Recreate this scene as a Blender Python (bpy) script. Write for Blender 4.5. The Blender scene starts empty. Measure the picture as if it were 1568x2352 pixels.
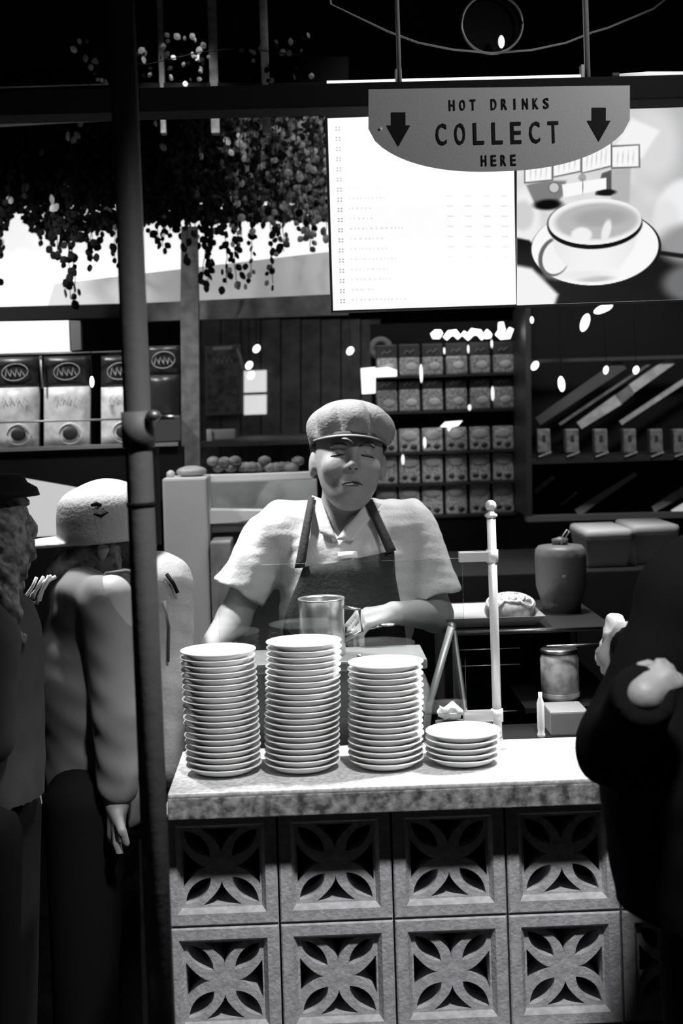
import bpy, bmesh, math, random
import numpy as np
from mathutils import Vector, Matrix
from mathutils.geometry import delaunay_2d_cdt
random.seed(7)
SC = bpy.context.scene
COL = SC.collection

# ------------------------------------------------------------------ camera
CAM = Vector((0, 0, 1.6)); F = 3267.0; HU, HV = 784.0, 930.0
YAW, ROLL = math.radians(-1.5), math.radians(-1.75)
cd = bpy.data.cameras.new('camera'); cam = bpy.data.objects.new('camera', cd); COL.objects.link(cam)
SC.camera = cam
RM = (Matrix.Rotation(YAW, 4, 'Z') @ Matrix.Rotation(math.radians(90), 4, 'X') @ Matrix.Rotation(ROLL, 4, 'Z'))
cam.matrix_world = Matrix.Translation(CAM) @ RM
cd.sensor_width = 36; cd.sensor_fit = 'AUTO'; cd.lens = 36 * F / 2352
cd.shift_y = -(1176 - HV) / 2352; cd.clip_start = 0.05
cd.dof.use_dof = True; cd.dof.focus_distance = 2.75; cd.dof.aperture_fstop = 4.0

# ------------------------------------------------------------------ world, lights, exposure
w = bpy.data.worlds.new('world'); SC.world = w; w.use_nodes = True
w.node_tree.nodes['Background'].inputs[0].default_value = (1, 1, 1.02, 1)
w.node_tree.nodes['Background'].inputs[1].default_value = 0.006
SC.view_settings.view_transform = 'Standard'; SC.view_settings.look = 'None'
SC.view_settings.gamma = 1; SC.view_settings.use_curve_mapping = False
SC.view_settings.exposure = 0.0

def lamp(name, kind, loc, target, power, size=0.3, spot=None, blend=0.5, sizey=None):
    l = bpy.data.lights.new(name, kind); o = bpy.data.objects.new(name, l); COL.objects.link(o)
    o.location = loc; l.energy = power
    d = (Vector(target) - Vector(loc)); o.rotation_euler = d.to_track_quat('-Z', 'Y').to_euler()
    if kind == 'AREA':
        l.size = size
        if sizey: l.shape = 'RECTANGLE'; l.size_y = sizey
    else: l.shadow_soft_size = size
    if kind == 'SPOT': l.spot_size = math.radians(spot); l.spot_blend = blend
    return o
lamp('front_lamp', 'SPOT', (0.42, 1.15, 2.95), (0.10, 2.42, 0.80), 245, 0.11, 38, 0.55)
lamp('counter_lamp', 'SPOT', (1.15, 2.85, 2.35), (0.27, 2.56, 1.0), 235, 0.10, 37, 0.6)
lamp('sign_fill', 'SPOT', (1.15, 1.95, 2.6), (0.35, 2.5, 2.05), 40, 0.08, 60, 0.8)  # unseen spot added to brighten the banner from the right
lamp('mid_fill', 'SPOT', (-0.25, 3.35, 2.75), (-0.36, 3.95, 1.3), 55, 0.08, 34, 0.7)  # unseen spot added to lift the grey cabinet and display case
lamp('leaf_fill', 'SPOT', (0.15, 3.45, 2.8), (0.0, 4.0, 2.22), 14, 0.05, 60, 0.9)  # extra light without a real source, brightens leaves beside the menu
lamp('stall_lamp_left', 'SPOT', (-0.62, 3.25, 2.9), (-0.12, 3.12, 1.25), 380, 0.10, 40, 0.6)
lamp('stall_lamp_right', 'SPOT', (0.55, 3.45, 2.9), (0.45, 3.3, 1.15), 130, 0.12, 60, 0.7)
lamp('back_lamp', 'SPOT', (0.35, 3.9, 2.9), (0.35, 4.7, 1.5), 42, 0.2, 62, 0.8)
lamp('streak_fill', 'SPOT', (1.35, 3.5, 2.5), (0.98, 4.5, 1.62), 45, 0.1, 50, 0.8)  # invented spot that makes the cabinet diagonals show
lamp('shelf_fill', 'SPOT', (-0.95, 3.55, 2.3), (-0.75, 3.98, 1.6), 30, 0.06, 100, 0.8)  # unseen light put in for the packs on the left shelf
lamp('left_lamp', 'SPOT', (-0.75, 3.0, 2.9), (-0.50, 3.02, 1.2), 26, 0.08, 24, 0.6)

# ------------------------------------------------------------------ helpers
def P(u, v, Y):
    d = RM.to_3x3() @ Vector(((u - HU) / F, -(v - HV) / F, -1.0))
    t = (Y - CAM.y) / d.y
    return CAM + d * t
def px(n, Y): return n * Y / F      # length of n pixels at depth Y

MATS = {}
def mat(name, g=0.5, rough=0.6, metal=0.0, noise=None, emit=None, tint=(1, 1, 1), bump=None, spec=0.5):
    if name in MATS: return MATS[name]
    m = bpy.data.materials.new(name); m.use_nodes = True; nt = m.node_tree; N = nt.nodes; L = nt.links
    b = N['Principled BSDF']
    col = (g * tint[0], g * tint[1], g * tint[2], 1)
    b.inputs['Base Color'].default_value = col; b.inputs['Roughness'].default_value = rough
    b.inputs['Metallic'].default_value = metal; b.inputs['Specular IOR Level'].default_value = spec
    if emit is not None:
        b.inputs['Emission Color'].default_value = (1, 1, 1, 1) if emit <= 0 else (tint[0], tint[1], tint[2], 1)
        b.inputs['Emission Strength'].default_value = emit
    if noise or bump:
        tc = N.new('ShaderNodeTexCoord')
    if noise:   # (scale, low, high, detail)
        n = N.new('ShaderNodeTexNoise'); n.inputs['Scale'].default_value = noise[0]; n.inputs['Detail'].default_value = noise[3] if len(noise) > 3 else 3
        r = N.new('ShaderNodeValToRGB')
        r.color_ramp.elements[0].position = .35; r.color_ramp.elements[1].position = .65
        r.color_ramp.elements[0].color = tuple(noise[1] * t for t in tint) + (1,); r.color_ramp.elements[1].color = tuple(noise[2] * t for t in tint) + (1,)
        L.new(tc.outputs['Object'], n.inputs['Vector']); L.new(n.outputs[0], r.inputs[0]); L.new(r.outputs[0], b.inputs['Base Color'])
    if bump:    # (scale, strength)
        n2 = N.new('ShaderNodeTexNoise'); n2.inputs['Scale'].default_value = bump[0]; n2.inputs['Detail'].default_value = 4
        bp = N.new('ShaderNodeBump'); bp.inputs['Strength'].default_value = bump[1]; bp.inputs['Distance'].default_value = .01
        L.new(tc.outputs['Object'], n2.inputs['Vector']); L.new(n2.outputs[0], bp.inputs['Height']); L.new(bp.outputs[0], b.inputs['Normal'])
    MATS[name] = m
    return m
def glassmat():
    m = bpy.data.materials.new('clear_glass'); m.use_nodes = True; nt = m.node_tree; nt.nodes.clear()
    o = nt.nodes.new('ShaderNodeOutputMaterial'); mx = nt.nodes.new('ShaderNodeMixShader')
    t = nt.nodes.new('ShaderNodeBsdfTransparent'); g = nt.nodes.new('ShaderNodeBsdfGlossy'); g.inputs['Roughness'].default_value = .03
    t.inputs[0].default_value = (.94, .95, .95, 1)
    f = nt.nodes.new('ShaderNodeFresnel'); f.inputs[0].default_value = 1.35
    nt.links.new(f.outputs[0], mx.inputs[0]); nt.links.new(t.outputs[0], mx.inputs[1]); nt.links.new(g.outputs[0], mx.inputs[2]); nt.links.new(mx.outputs[0], o.inputs[0])
    return m
BLACK = mat('matt_black', .008, .8, spec=.1)
DARK = mat('dark_paint', .02, .5)
STEEL = mat('steel', .45, .3, 1.0, bump=(30, .02))
DSTEEL = mat('dull_steel', .18, .45, .8)
WHITE = mat('white_ceramic', .8, .25)
BRASS = mat('pale_brass', .5, .42, .35)
GLASS = glassmat()

def tag(o, label=None, cat=None, group=None, kind=None):
    if label: o['label'] = label
    if cat: o['category'] = cat
    if group: o['group'] = group
    if kind: o['kind'] = kind
    return o
def keep(o, parent):
    if parent is not None:
        q = parent; wl = Vector((0, 0, 0))
        while q is not None: wl += q.location; q = q.parent
        o.parent = parent; o.location = o.location - wl
def empty(name, loc, label=None, cat=None, group=None, kind=None):
    o = bpy.data.objects.new(name, None); COL.objects.link(o); o.location = loc; o.empty_display_size = .05
    return tag(o, label, cat, group, kind)
def from_bm(name, bm, m, parent=None, smooth=False, origin=None):
    """bm is in world coordinates; origin moves to parent location or given point"""
    me = bpy.data.meshes.new(name)
    bmesh.ops.recalc_face_normals(bm, faces=bm.faces)
    org = Vector(origin) if origin is not None else Vector((0, 0, 0))
    if origin is not None: bmesh.ops.translate(bm, verts=bm.verts, vec=-org)
    bm.to_mesh(me); bm.free()
    for p in me.polygons: p.use_smooth = smooth
    me.materials.append(m)
    o = bpy.data.objects.new(name, me); COL.objects.link(o); o.location = org
    keep(o, parent)
    return o
def link_copy(name, src_me, loc, rot=(0, 0, 0), parent=None, scale=(1, 1, 1)):
    o = bpy.data.objects.new(name, src_me); COL.objects.link(o); o.location = loc; o.rotation_euler = rot; o.scale = scale
    keep(o, parent); return o
def B(): return bmesh.new()
def box(bm, c, s, bev=0.0, rot=None):
    r = bmesh.ops.create_cube(bm, size=1)
    vs = r['verts']; bmesh.ops.scale(bm, vec=s, verts=vs)
    if bev > 0:
        es = list({e for v in vs for e in v.link_edges})
        rr = bmesh.ops.bevel(bm, geom=es, offset=bev, segments=2, affect='EDGES', profile=.6)
        vs = list({v for f in rr['faces'] for v in f.verts} | {v for v in vs if v.is_valid})
    if rot is not None: bmesh.ops.rotate(bm, verts=vs, cent=(0, 0, 0), matrix=rot)
    bmesh.ops.translate(bm, verts=vs, vec=c)
    return bm
def boxp(bm, a, b, bev=0.0):
    a, b = Vector(a), Vector(b); s = b - a
    return box(bm, (a + b) / 2, (abs(s.x), abs(s.y), abs(s.z)), bev)
def prism(bm, pts, thick):
    """front polygon (list of world points) extruded in +Y by thick"""
    f = [bm.verts.new(p) for p in pts]; k = [bm.verts.new(Vector(p) + Vector((0, thick, 0))) for p in pts]
    bm.faces.new(f); bm.faces.new(k[::-1]); n = len(pts)
    for i in range(n): bm.faces.new((f[i], k[i], k[(i + 1) % n], f[(i + 1) % n]))
    return bm
def tube(bm, pts, r, seg=10, caps=True):
    pts = [Vector(p) for p in pts]; rs = r if isinstance(r, (list, tuple)) else [r] * len(pts)
    rings = []
    up = Vector((0, 0, 1))
    for i, p in enumerate(pts):
        d = (pts[min(i + 1, len(pts) - 1)] - pts[max(i - 1, 0)]).normalized()
        a = d.cross(up)
        if a.length < .1: a = d.cross(Vector((0, 1, 0)))
        a.normalize(); b = d.cross(a).normalized()
        rings.append([bm.verts.new(p + (a * math.cos(t) + b * math.sin(t)) * rs[i]) for t in [2 * math.pi * k / seg for k in range(seg)]])
    for A, Bq in zip(rings, rings[1:]):
        for k in range(seg): bm.faces.new((A[k], A[(k + 1) % seg], Bq[(k + 1) % seg], Bq[k]))
    if caps: bm.faces.new(rings[0][::-1]); bm.faces.new(rings[-1])
    return bm
def lathe(bm, prof, c, seg=32):
    c = Vector(c); rings = []
    for r, z in prof:
        if r < 1e-6: rings.append([bm.verts.new(c + Vector((0, 0, z)))])
        else: rings.append([bm.verts.new(c + Vector((r * math.cos(2 * math.pi * k / seg), r * math.sin(2 * math.pi * k / seg), z))) for k in range(seg)])
    for A, Bq in zip(rings, rings[1:]):
        for k in range(seg):
            k2 = (k + 1) % seg
            if len(A) == 1 and len(Bq) == 1: continue
            if len(A) == 1: bm.faces.new((A[0], Bq[k2], Bq[k]))
            elif len(Bq) == 1: bm.faces.new((A[k], A[k2], Bq[0]))
            else: bm.faces.new((A[k], A[k2], Bq[k2], Bq[k]))
    return bm
def ball(bm, c, s, sub=2, rot=None):
    r = bmesh.ops.create_icosphere(bm, subdivisions=sub, radius=1); vs = r['verts']
    bmesh.ops.scale(bm, vec=s, verts=vs)
    if rot is not None: bmesh.ops.rotate(bm, verts=vs, cent=(0, 0, 0), matrix=rot)
    bmesh.ops.translate(bm, verts=vs, vec=c); return bm

# ---- signed distance modelling for bodies and cloth
def V3(p): return np.array(p, dtype=np.float32)
def smin(a, b, k):
    h = np.clip(.5 + .5 * (b - a) / k, 0, 1); return b + (a - b) * h - k * h * (1 - h)
def smax(a, b, k): return -smin(-a, -b, k)
def cap(p, a, b, ra, rb):
    a, b = V3(a), V3(b); ab = b - a; pa = p - a
    t = np.clip((pa @ ab) / max(float(ab @ ab), 1e-9), 0, 1)
    return np.linalg.norm(pa - t[:, None] * ab, axis=1) - (ra + (rb - ra) * t)
def ell(p, c, r, R=None):
    q = p - V3(c)
    if R is not None: q = q @ np.array(R, dtype=np.float32)
    r = V3(r); k = np.linalg.norm(q / r, axis=1); k2 = np.linalg.norm(q / (r * r), axis=1)
    return k * (k - 1) / np.maximum(k2, 1e-6)
def plane(p, c, n):
    n = V3(n); n = n / np.linalg.norm(n); return (p - V3(c)) @ n
def rotm(x=0, y=0, z=0):
    return (Matrix.Rotation(z, 3, 'Z') @ Matrix.Rotation(y, 3, 'Y') @ Matrix.Rotation(x, 3, 'X'))
def wob(p, f, seed=0):
    rs = np.random.RandomState(seed); s = 0
    for k in range(5):
        d = rs.normal(size=3).astype(np.float32); d /= np.linalg.norm(d)
        s = s + np.sin((p @ d) * f * (1 + .5 * k) + rs.rand() * 6.28) / (1 + .4 * k)
    return s / 3
def sdf_bm(fn, lo, hi, h):
    lo, hi = V3(lo), V3(hi); K = 4
    n = np.ceil((hi - lo) / (h * K)).astype(int) + 1
    cc = np.stack(np.meshgrid(*[lo[i] + (np.arange(n[i]) + .5) * h * K for i in range(3)], indexing='ij'), -1).reshape(-1, 3).astype(np.float32)
    dc = fn(cc).reshape(n)
    act = np.abs(dc) < h * K * 1.9
    sg = np.where(dc < 0, -1., 1.).astype(np.float32)
    A = act.repeat(K, 0).repeat(K, 1).repeat(K, 2); D = sg.repeat(K, 0).repeat(K, 1).repeat(K, 2)
    ii = np.argwhere(A); pts = lo + (ii + .5).astype(np.float32) * h
    D[A] = fn(pts.astype(np.float32))
    S = D < 0; X, Yn, Z = D.shape
    acc = np.zeros((X - 1, Yn - 1, Z - 1, 3), np.float32); cnt = np.zeros((X - 1, Yn - 1, Z - 1), np.float32)
    corners = [(i, j, k) for i in (0, 1) for j in (0, 1) for k in (0, 1)]
    sl = lambda a, c: a[c[0]:X - 1 + c[0], c[1]:Yn - 1 + c[1], c[2]:Z - 1 + c[2]]
    for c in corners:
        for ax in range(3):
            if c[ax] == 0:
                d = list(c); d[ax] = 1
                a, b = sl(D, c), sl(D, d); m = (a < 0) != (b < 0)
                t = np.where(m, a / np.where(m, a - b, 1), 0)
                cnt += m
                for q in range(3): acc[..., q] += m * (c[q] + (t if q == ax else 0))
    m = cnt > 0; idx = -np.ones(m.shape, int); idx[m] = np.arange(m.sum())
    cell = np.argwhere(m)
    V = lo + (cell + .5 + acc[m] / cnt[m][:, None]) * h
    F_ = []
    for ax in range(3):
        a = [slice(1, -1)] * 3; b = [slice(1, -1)] * 3
        a[ax] = slice(0, -1); b[ax] = slice(1, None)
        s0, s1 = S[tuple(a)], S[tuple(b)]; e = np.argwhere(s0 != s1); inside = s0[s0 != s1]
        off = np.array([1, 1, 1]); off[ax] = 0; e = e + off
        o1, o2 = [(1, 2), (2, 0), (0, 1)][ax]
        def I(d1, d2):
            q = e.copy(); q[:, o1] -= d1; q[:, o2] -= d2; return idx[q[:, 0], q[:, 1], q[:, 2]]
        quad = np.stack([I(1, 1), I(0, 1), I(0, 0), I(1, 0)], 1)
        quad[~inside] = quad[~inside][:, ::-1]; F_.append(quad)
    F_ = np.concatenate(F_); F_ = F_[(F_ >= 0).all(1)]
    return V, F_
def sdf_obj(name, fn, lo, hi, h, m, parent=None):
    V, Fq = sdf_bm(fn, lo, hi, h)
    org = parent.location if parent is not None else Vector((0, 0, 0))
    me = bpy.data.meshes.new(name); V = V - V3(org)
    me.from_pydata(V.tolist(), [], Fq.tolist()); me.update()
    for p in me.polygons: p.use_smooth = True
    me.materials.append(m)
    o = bpy.data.objects.new(name, me); COL.objects.link(o)
    if parent is not None: o.parent = parent
    return o
ORD = 'topmost second third fourth fifth sixth seventh eighth ninth tenth eleventh twelfth thirteenth fourteenth fifteenth sixteenth seventeenth eighteenth nineteenth twentieth twenty-first twenty-second'.split()

# ================================================================== SETTING
def slab(name, a, b, m):
    o = from_bm(name, boxp(B(), a, b), m); tag(o, kind='structure'); return o
slab('floor', (-3, -1.2, -.1), (3, 6.2, 0), mat('floor_tile', .02, .5, noise=(6, .012, .03)))
slab('ceiling', (-3, 1.9, 3.4), (3, 6.2, 3.5), BLACK)
slab('wall_back', (-3, 6.0, 0), (3, 6.2, 3.4), mat('back_wall', .012, .8, noise=(3, .008, .02), spec=.1))
slab('wall_left', (-3.2, 1.9, 0), (-3, 6.2, 3.4), BLACK)
slab('wall_right', (3, 1.9, 0), (3.2, 6.2, 3.4), BLACK)

# ---- counter front wall of breeze blocks
CT = .948; YB = 2.49; BW = .2
XJ = P(905, 2120, YB).x; ZJ = P(905, 2112, YB).z
def block_mesh():
    """patterned breeze block, front face at y=0, centred, 0.197 square"""
    bm = B(); H = .0983; I1 = .0775; I2 = .0705; rec = .012; dep = .09
    def ring(h, y): return [bm.verts.new((sx * h, y, sz * h)) for sx, sz in ((-1, -1), (1, -1), (1, 1), (-1, 1))]
    rs = [ring(H, dep), ring(H, .0025), ring(H - .0025, 0), ring(I1, 0), ring(I2, rec), ring(I2, dep)]
    for A, C_ in zip(rs, rs[1:] + rs[:1]):
        for k in range(4): bm.faces.new((A[k], A[(k + 1) % 4], C_[(k + 1) % 4], C_[k]))
    s = I2; holes = []
    lens = []
    for k in range(9):
        t = k / 8; lens.append((.27 + .66 * t, .135 * math.sin(math.pi * t) ** .8))
    up = [((a - o) , (a + o)) for a, o in lens]; dn = [((a + o), (a - o)) for a, o in lens[1:-1]][::-1]
    L0 = [(x * .98, y * .98) for x, y in up + dn]
    tri = []
    for k in range(8):      # side curves from apex to base corner
        t = k / 7; tri.append((.48 * t ** 1.7, -.34 - .61 * t))
    T0 = tri + [(-x, y) for x, y in tri[1:]][::-1]
    for q in range(4):
        c, sn = math.cos(q * math.pi / 2), math.sin(q * math.pi / 2)
        for lp in (L0, T0): holes.append([(x * c - y * sn, x * sn + y * c) for x, y in lp])
    vs = [(-1, -1), (1, -1), (1, 1), (-1, 1)]; es = [(0, 1), (1, 2), (2, 3), (3, 0)]
    for hl in holes:
        b0 = len(vs); vs += hl; es += [(b0 + i, b0 + (i + 1) % len(hl)) for i in range(len(hl))]
    r = delaunay_2d_cdt([Vector(v) for v in vs], es, [], 0, 1e-5)
    def inside(pt, poly):
        c = False; x, y = pt
        for i in range(len(poly)):
            x1, y1 = poly[i]; x2, y2 = poly[i - 1]
            if (y1 > y) != (y2 > y) and x < (x2 - x1) * (y - y1) / (y2 - y1) + x1: c = not c
        return c
    tris = []
    for f in r[2]:
        cx = sum(r[0][i][0] for i in f) / 3; cy = sum(r[0][i][1] for i in f) / 3
        if not any(inside((cx, cy), hl) for hl in holes): tris.append(f)
    y0, y1 = .014, .075
    fv = [bm.verts.new((v[0] * s, y0, v[1] * s)) for v in r[0]]; bv = [bm.verts.new((v[0] * s, y1, v[1] * s)) for v in r[0]]
    cnt = {}
    for f in tris:
        bm.faces.new([fv[i] for i in f]); bm.faces.new([bv[i] for i in f][::-1])
        for i in range(3):
            e = (f[i], f[(i + 1) % 3]); k = tuple(sorted(e)); cnt.setdefault(k, []).append(e)
    for k, e in cnt.items():
        if len(e) == 1:
            a, b = e[0]; bm.faces.new((fv[b], fv[a], bv[a], bv[b]))
    bmesh.ops.recalc_face_normals(bm, faces=bm.faces)
    me = bpy.data.meshes.new('breeze_block'); bm.to_mesh(me); bm.free()
    me.materials.append(mat('cast_concrete', .5, .75, noise=(60, .40, .56), bump=(150, .25), tint=(1, .985, 1.02))); return me
wf = empty('wall_counter', (XJ, YB, 0), kind='structure')
BM_ = block_mesh()
for col in range(-2, 4):
    for row in range(-1, 1):
        link_copy('breeze_block', BM_, Vector((XJ + (col + .5) * BW, YB, ZJ + (row + .5) * BW)), parent=wf)
XL = XJ - 2 * BW; XR = XJ + 4 * BW
bk = from_bm('mortar_back', boxp(B(), (XL, YB + .09, ZJ - BW), (XR, YB + .105, ZJ + BW)), BLACK, wf)
pl = slab('trim_1', (XL - .02, YB - .045, 0), (XR + .02, YB + .12, ZJ - BW - .001), mat('plinth', .2, .7, noise=(50, .15, .25), tint=(1, .985, 1.02)))

# ================================================================== COUNTER TOP
terr = mat('terrazzo', .6, .45, noise=(70, .22, .62, 4))
xl = P(384, 1822, 2.42).x
ct = empty('countertop', (xl, 2.57, CT - .043), 'pale speckled stone countertop resting on patterned blocks', 'countertop')
def edge_mat():
    return mat('worn_edge_stone', .4, .6, noise=(55, .06, .34, 6), bump=(60, .3))
from_bm('slab', boxp(B(), (xl, 2.422, CT - .008), (XR + .02, 2.725, CT), .003), mat('pale_stone', .5, .5, noise=(110, .36, .62, 5)), ct)
from_bm('front_edge', boxp(B(), (xl, 2.42, CT - .044), (XR + .02, 2.725, CT - .0081), .002), edge_mat(), ct)

# ================================================================== SAUCERS
def saucer_mesh():
    bm = lathe(B(), [(0, .0016), (.036, .0016), (.037, 0), (.040, 0), (.0415, .002), (.050, .0040), (.0555, .0080), (.0590, .0118), (.0625, .0136), (.0670, .0147), (.0683, .0160), (.0678, .0172), (.066, .0172), (.0605, .0150), (.0565, .0128), (.046, .0104), (0, .0104)], (0, 0, 0), 48)
    me = bpy.data.meshes.new('saucer'); bmesh.ops.recalc_face_normals(bm, faces=bm.faces); bm.to_mesh(me); bm.free()
    for p in me.polygons: p.use_smooth = True
    me.materials.append(WHITE); return me
SM = saucer_mesh(); PIT = .0107
where = ['leftmost stack', 'tall second stack from the left', 'third stack, right of the tallest', 'short stack at the right']
for si, (u, n, dY) in enumerate([(515, 20, .0), (693, 21, .0), (887, 17, .0), (1064, 5, .0)]):
    c = P(u, 1750, 2.56)
    ox = oy = 0
    for k in range(n):
        jit = Vector((random.uniform(-.0012, .0012), random.uniform(-.0012, .0012), 0))
        lean = {0: -.006, 1: .010, 2: .004, 3: 0}[si] * (k / 20)
        o = link_copy('saucer', SM, Vector((c.x + lean, 2.56, CT + k * PIT)) + jit, (0, 0, random.random() * 6))
        tag(o, 'white saucer, %s %s %s' % (ORD[n - 1 - k], 'of the' if k == n - 1 else 'from the top of the', where[si]), 'saucer', 'white saucers in stacks on the counter')

# ================================================================== LEFT POLE
pr = px(31, 2.0)
a, b = P(281, 100, 2.0), P(372, 2352, 2.0)
d = (b - a); top = a - d * ((a.z - 3.3) / d.z); bot = a - d * (a.z / d.z)
top = a + d * ((3.38 - a.z) / d.z); bot = a + d * ((0 - a.z) / d.z)
pole = empty('pole', bot, 'dark round steel pole standing in the left foreground', 'pole')
pm = mat('pole_paint', .12, .62, .0, bump=(40, .1))
from_bm('shaft', tube(B(), [bot, top], pr, 32), pm, pole, True)
from_bm('base_plate', lathe(B(), [(0, 0), (.07, 0), (.07, .01), (.04, .014), (pr, .03)], bot, 24), DSTEEL, pole)
jz = P(325, 1163, 2.0).z
def on_pole(z): return bot + (top - bot) * (z / 3.38)
from_bm('joint_ring', tube(B(), [on_pole(jz), on_pole(jz + .006)], pr + .0015, 24), BLACK, pole, True)
cz1, cz2 = P(330, 1028, 2.0).z, P(330, 945, 2.0).z
cl = from_bm('clamp', tube(B(), [on_pole(cz1), on_pole(cz2)], pr + .004, 24), pm, pole, True)
q = P(352, 955, 1.98)
kb = from_bm('clamp_knob', ball(B(), q, (.011, .011, .009), 2), DSTEEL, pole, True)
from_bm('hook_rod', tube(B(), [q, P(413, 957, 1.98)], .0016, 8), STEEL, pole, True)
from_bm('side_bracket', boxp(B(), P(345, 1030, 2.01), P(371, 1250, 2.02), .001), BLACK, pole)

# ================================================================== SIGNS AND TOP BEAM
YBN = 2.55
beam = from_bm('overhead_beam', boxp(B(), (-2.9, 2.60, P(784, 245, 2.6).z), (2.9, 2.68, P(784, 190, 2.6).z), .003), BLACK)
tag(beam, 'long dark beam across the stall above the menu board', 'beam')
# tube light
ta, tb = P(750, 184, 2.64), P(1345, 170, 2.64)
tl = empty('tube_light', (ta + tb) / 2, 'long white tube light lying along the overhead beam', 'lamp')
zt = P(784, 190, 2.6).z
EM = mat('tube_glow', .9, .4, emit=1.1)
from_bm('tube', tube(B(), [Vector((ta.x, 2.64, zt + .008)), Vector((tb.x, 2.64, zt + .008))], .0055, 12), EM, tl, True)
for u in (918, 1350):
    from_bm('tube_clip', boxp(B(), Vector((P(u, 180, 2.6).x - .006, 2.63, zt)), Vector((P(u, 180, 2.6).x + .006, 2.65, zt + .03)), .001), mat('grey_bracket', .3, .5), tl)
tl2 = empty('tube_light', Vector((P(1485, 165, 2.64).x, 2.64, zt)), 'short glowing tube light at the right end of the beam', 'lamp')
x0, x1 = P(1420, 165, 2.64).x, P(1640, 165, 2.64).x
from_bm('tube', tube(B(), [Vector((x0, 2.64, zt + .009)), Vector(((x0 * .7 + x1 * .3), 2.64, zt + .009)), Vector((x1, 2.64, zt + .009))], [.004, .007, .004], 12), mat('dim_tube', .6, .4, emit=.45), tl2, True)
from_bm('end_cap', tube(B(), [Vector((x0 - .012, 2.64, zt + .009)), Vector((x0, 2.64, zt + .009))], .007, 10), DARK, tl2)
# hanging rods
for nm, (u, v0, v1) in zip(('left', 'right'), ((918, 120, 185), (1352, 68, 175))):
    p0 = P(u, v1, 2.6); o = from_bm('hanging_rod', tube(B(), [Vector((p0.x, 2.612, zt)), Vector((p0.x, 2.612, 3.4))], .0055 if nm == 'right' else .004, 10), mat('rod_grey', .35, .4, .5), None, True, origin=Vector((p0.x, 2.612, zt)))
    tag(o, 'thin grey rod rising from the beam, %s one above the banner' % nm, 'rod')
# pendant lamp
def ellp(cu, cv, ru, rv, a0=0, a1=360, n=48, rot=-3):
    R_ = math.radians(rot); out = []
    for k in range(n + (0 if a1 - a0 == 360 else 1)):
        t = math.radians(a0 + (a1 - a0) * k / n); x, y = ru * math.cos(t), rv * math.sin(t)
        out.append((cu + x * math.cos(R_) - y * math.sin(R_), cv + x * math.sin(R_) + y * math.cos(R_)))
    return out
pc = P(1135, 52, 2.9)
pend = empty('ring_lamp', pc, 'round metal ring lamp hanging above the banner with a small bulb', 'lamp')
rc = P(1130, 55, 2.9)
pts = [P(u, v, 2.9) for u, v in ellp(1130, 55, 70, 68, 0, 360, 40, 0)]; pts.append(pts[0])
from_bm('ring', tube(B(), pts, .0028, 8, False), mat('ring_metal', .35, .4, .5), pend, True)
from_bm('ring_back', tube(B(), [rc + Vector((0, .02, 0)), rc + Vector((0, .03, 0))], px(66, 2.9), 32), BLACK, pend)
from_bm('bulb', ball(B(), P(1151, 96, 2.89), (.008, .008, .014), 2, Matrix.Rotation(.5, 3, 'Y')) if 0 else ball(B(), P(1151, 96, 2.89), (.007, .007, .014), 2), mat('bulb_dim', .9, .4, emit=.8), pend, True)
from_bm('cord', tube(B(), [rc + Vector((0, .025, px(60, 2.9))), Vector((rc.x, rc.y + .025, 3.4))], .003, 8), BLACK, pend)
cbp = [P(u, v, 2.75) for u, v in ((760, 10), (890, 72), (960, 98), (1040, 114), (1130, 122), (1220, 115), (1300, 98), (1360, 74), (1395, 64), (1500, 20), (1600, -60))]
cbl = from_bm('sagging_cable', tube(B(), [Vector((cbp[0].x - .1, 2.75, 3.4))] + cbp + [Vector((cbp[-1].x + .1, 2.75, 3.4))], .0022, 8), mat('cable_grey', .2, .5), None, True, origin=cbp[5]); tag(cbl, 'thin sagging cable looping below the ring lamp', 'cable')

# banner
bl, br_ = P(846, 224, YBN), P(1446, 212, YBN)
pts = [P(846, 205, YBN)]
for k in range(41):
    x = -1 + 2 * k / 40; pts.append(P(1146 + 300 * x, 285 - 10 * x + 108 * max(0, 1 - abs(x) ** 2.4) ** .62, YBN))
pts.append(P(1446, 196, YBN))
ban = empty('banner', P(1145, 212, YBN), 'grey rounded hanging sign with collect lettering and two arrows', 'sign')
bmat = mat('banner_board', .34, .7, bump=(200, .05))
from_bm('board', prism(B(), pts, .004), bmat, ban)
ink = mat('sign_ink', .012, .8, spec=.1)
def glyphs(parent, text, u0, u1, v, hpx, Y, m, frac, slope=-.0215, name='letter'):
    n = len(text); slot = (u1 - u0) / n
    for i, ch in enumerate(text):
        if ch == ' ': continue
        cu = bpy.data.curves.new(name, 'FONT'); cu.body = ch; cu.size = 1; cu.extrude = .02; cu.resolution_u = 3; cu.offset = .012
        o = bpy.data.objects.new(name + '_tmp', cu); COL.objects.link(o)
        bpy.context.view_layer.update()
        me = bpy.data.meshes.new_from_object(o.evaluated_get(bpy.context.evaluated_depsgraph_get()))
        bpy.data.objects.remove(o)
        co = np.array([v_.co[:] for v_ in me.vertices]); mid = (co.max(0) + co.min(0)) / 2
        lw = slot * frac * (.28 if ch == 'I' else 1)
        sx = px(lw, Y) / np.ptp(co[:, 0]); sy = px(hpx, Y) / np.ptp(co[:, 1])
        for v_ in me.vertices: v_.co = ((v_.co.x - mid[0]) * sx, -v_.co.z * .03, (v_.co.y - mid[1]) * sy)
        me.materials.clear(); me.materials.append(m); me.name = name
        uc = u0 + slot * (i + .5)
        ob = bpy.data.objects.new(name, me); COL.objects.link(ob); ob.location = P(uc, v + slope * (uc - u0), Y); keep(ob, parent)
glyphs(ban, 'HOT DRINKS', 1026, 1266, 242, 25, YBN - .0008, ink, .52)
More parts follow.
